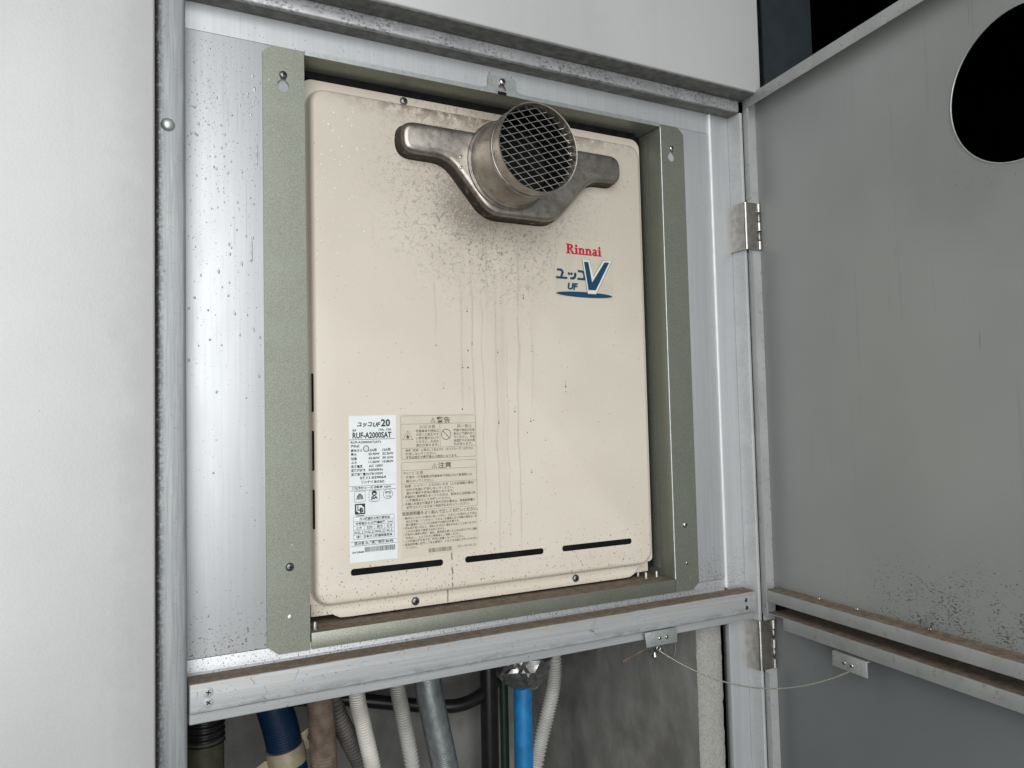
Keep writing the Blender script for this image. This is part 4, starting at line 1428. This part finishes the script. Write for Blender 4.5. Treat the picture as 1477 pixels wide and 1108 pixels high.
# ================================================================== STAY WIRE
P0 = Vector((0.6535, -0.0535, 1.2085))
P1 = MATW[lo.name] @ Vector((0.163, -0.0002, dz(1.1962)))
pts = []
for i in range(41):
    f = i / 40
    p = P0.lerp(P1, f)
    p.z -= 4 * 0.033 * f * (1 - f)
    pts.append(p)
t = thing('stay_wire', P0, 'thin steel stay wire hanging between the rail bracket and the lower door', 'wire')
b = tube(pts, 0.00085, 8)
obj('cable', b, 'wire', t)
loop = [P0 + Vector((0.0028 * math.cos(a), -0.0006, 0.0030 * math.sin(a) + 0.0026)) for a in [k * math.pi / 8 for k in range(17)]]
obj('end_loop', tube(loop, 0.0008, 8, cap=False), 'wire', t)

# ================================================================== PIPES BELOW THE RAIL
Yq = 0.055


def single(name, bm, mat, loc, label, category, group=None, smooth=35):
    o = obj(name, bm, mat, None, loc=loc, smooth=smooth)
    return tag(o, label, category, group)


G_ = 'pipes and hoses below the heater'
single('corrugated_hose', ribbed([(0.2880, Yq, 1.2700), (0.2915, Yq, 1.19), (0.2990, Yq, 1.15), (0.3130, Yq, 1.08), (0.3300, Yq, 0.95)], 0.0098, 0.0045, 0.0018), 'hose_white', (0.33, Yq, 0.95),
       'bright off-white corrugated hose, leftmost of the two slanting white hoses', 'hose', G_)
single('corrugated_hose', ribbed([(0.3380, Yq + 0.01, 1.2700), (0.3450, Yq + 0.01, 1.19), (0.3520, Yq + 0.01, 1.15), (0.3640, Yq + 0.01, 1.08), (0.3790, Yq + 0.01, 0.95)], 0.0096, 0.0045, 0.0018), 'hose_grey', (0.379, Yq + 0.01, 0.95),
       'dull white corrugated hose just left of the metal conduit', 'hose', G_)
single('flexible_conduit', ribbed([(0.3760, Yq, 1.2750), (0.3810, Yq, 1.19), (0.3880, Yq, 1.15), (0.4020, Yq, 1.08), (0.4250, Yq, 0.95)], 0.0168, 0.0022, 0.0006, 26), 'conduit', (0.425, Yq, 0.95),
       'thick zinc grey flexible metal conduit under the rail', 'conduit', G_)
single('corrugated_hose', ribbed([(0.5640, Yq, 1.2700), (0.5640, Yq, 1.19), (0.5610, Yq, 1.15), (0.5490, Yq, 1.11), (0.5330, Yq, 1.06), (0.5150, Yq, 0.98)], 0.0102, 0.0052, 0.0018), 'hose_grey', (0.515, Yq, 0.98),
       'pale grey corrugated hose curving beside the bright blue pipe', 'hose', G_)
t = thing('blue_pipe', (0.5100, Yq, 0.95), 'bright blue vertical pipe topped with crumpled foil wrap', 'pipe', G_)
obj('pipe', tube([(0.5150, Yq, 1.165), (0.5140, Yq, 1.10), (0.5120, Yq, 0.95)], 0.0122, 24), 'blue_pipe', t)
bm = bmesh.new()
bmesh.ops.create_icosphere(bm, subdivisions=4, radius=1.0)
for v in bm.verts:
    d = v.co.normalized()
    k = 1.0 + 0.16 * noise.noise(d * 2.3 + Vector((3, 1, 2))) + 0.16 * abs(noise.noise(d * 4.5)) - 0.12 * abs(noise.noise(d * 8.0))
    v.co = Vector((0.5170 + 0.0360 * d.x * k, Yq + 0.032 * d.y * k, 1.1890 + 0.0340 * d.z * k))
obj('foil_wrap', bm, 'foil', t, smooth=18)
obj('pipe_tail', tube([(0.515, Yq, 1.20), (0.515, Yq, 1.275)], 0.010, 16), 'foil', t)

t = thing('ribbed_duct', (0.2150, 0.09, 1.0), 'dark blue ribbed duct held by a beige clamp', 'duct', G_)
obj('duct_body', ribbed([(0.1950, 0.09, 1.260), (0.2020, 0.09, 1.19), (0.2120, 0.09, 1.15), (0.2260, 0.09, 1.08), (0.2480, 0.09, 0.97)], 0.0205, 0.0040, 0.0010, 24), 'blue_duct', t)
p0, p1 = Vector((0.2148, 0.09, 1.1330)), Vector((0.2188, 0.09, 1.1130))
d_ = (p1 - p0).normalized()
cl = obj('clamp_band', tube([p0, p0.lerp(p1, 0.5), p1], [0.0222, 0.0226, 0.0222], 28), 'beige', t)
rt = Matrix.Translation(p0.lerp(p1, 0.5)) @ Matrix.Rotation(math.radians(-11), 4, 'Y')
for s_ in (-1, 1):
    bt = prism(rrect(s_ * 0.0305 - 0.0110, s_ * 0.0305 + 0.0110, -0.0105, 0.0105, 0.004, 5), -0.0022, 0.0, 'y')
    bt.transform(rt @ Matrix.Rotation(math.radians(-18), 4, 'Y'))
    obj('clamp_tab', bt, 'beige', cl)
    screw(cl, rt @ Matrix.Rotation(math.radians(-18), 4, 'Y') @ Vector((s_ * 0.033, -0.0022, 0)), 0.0048, 'screw_old', 0.2)

single('brown_hose', ribbed([(0.2480, 0.07, 1.265), (0.2530, 0.07, 1.17), (0.2560, 0.07, 1.10), (0.2580, 0.07, 0.95)], 0.0155, 0.0050, 0.0006, 22), 'brown_hose', (0.258, 0.07, 0.95),
       'dusty brown wrapped hose right of the dark blue duct', 'hose', G_)
single('corrugated_hose', ribbed([(0.2700, 0.10, 1.215), (0.2790, 0.10, 1.16), (0.2960, 0.10, 1.12), (0.3150, 0.10, 1.08), (0.3420, 0.10, 1.02)], 0.0120, 0.0050, 0.0020, 18), 'hose_dark', (0.342, 0.10, 1.02),
       'shadowed dark grey corrugated hose slanting behind the brown hose', 'hose', G_)
t = thing('olive_pipe', (0.1270, 0.08, 0.95), 'dark olive pipe stub with a black ribbed collar beside the stile', 'pipe', G_)
obj('pipe', tube([(0.1260, 0.08, 1.165), (0.1260, 0.08, 0.95)], 0.0210, 24), 'olive', t)
obj('collar', ribbed([(0.1240, 0.08, 1.27), (0.1250, 0.08, 1.22), (0.1260, 0.08, 1.160)], 0.0225, 0.0060, 0.0022, 24), 'black_hose', t)
single('black_hose', tube(spline([(0.60, 0.23, 1.25), (0.585, 0.21, 1.17), (0.545, 0.19, 1.125), (0.49, 0.18, 1.105), (0.43, 0.19, 1.110), (0.30, 0.22, 1.135), (0.16, 0.23, 1.150)], 50), 0.0095, 14), 'black_hose', (0.45, 0.19, 1.1),
       'black rubber hose looping behind the other pipes', 'hose', G_)
single('thin_cable', tube(spline([(0.15, 0.21, 1.180), (0.25, 0.20, 1.168), (0.36, 0.20, 1.162), (0.50, 0.22, 1.18)], 40), 0.0045, 10), 'black_hose', (0.3, 0.2, 1.16),
       'thin black cable running sideways above the looping hose', 'cable', G_)
single('green_pipe', tube([(0.5210, 0.12, 1.26), (0.5200, 0.12, 0.95)], 0.0060, 14), 'green_pipe', (0.52, 0.12, 0.95),
       'slim dark green pipe behind the bright blue pipe', 'pipe', G_)
single('black_pipe', tube([(0.5290, 0.18, 1.26), (0.5270, 0.18, 0.95)], 0.0130, 16), 'black_hose', (0.527, 0.18, 0.95),
       'black vertical pipe in the shadow behind the slim green pipe', 'pipe', G_)
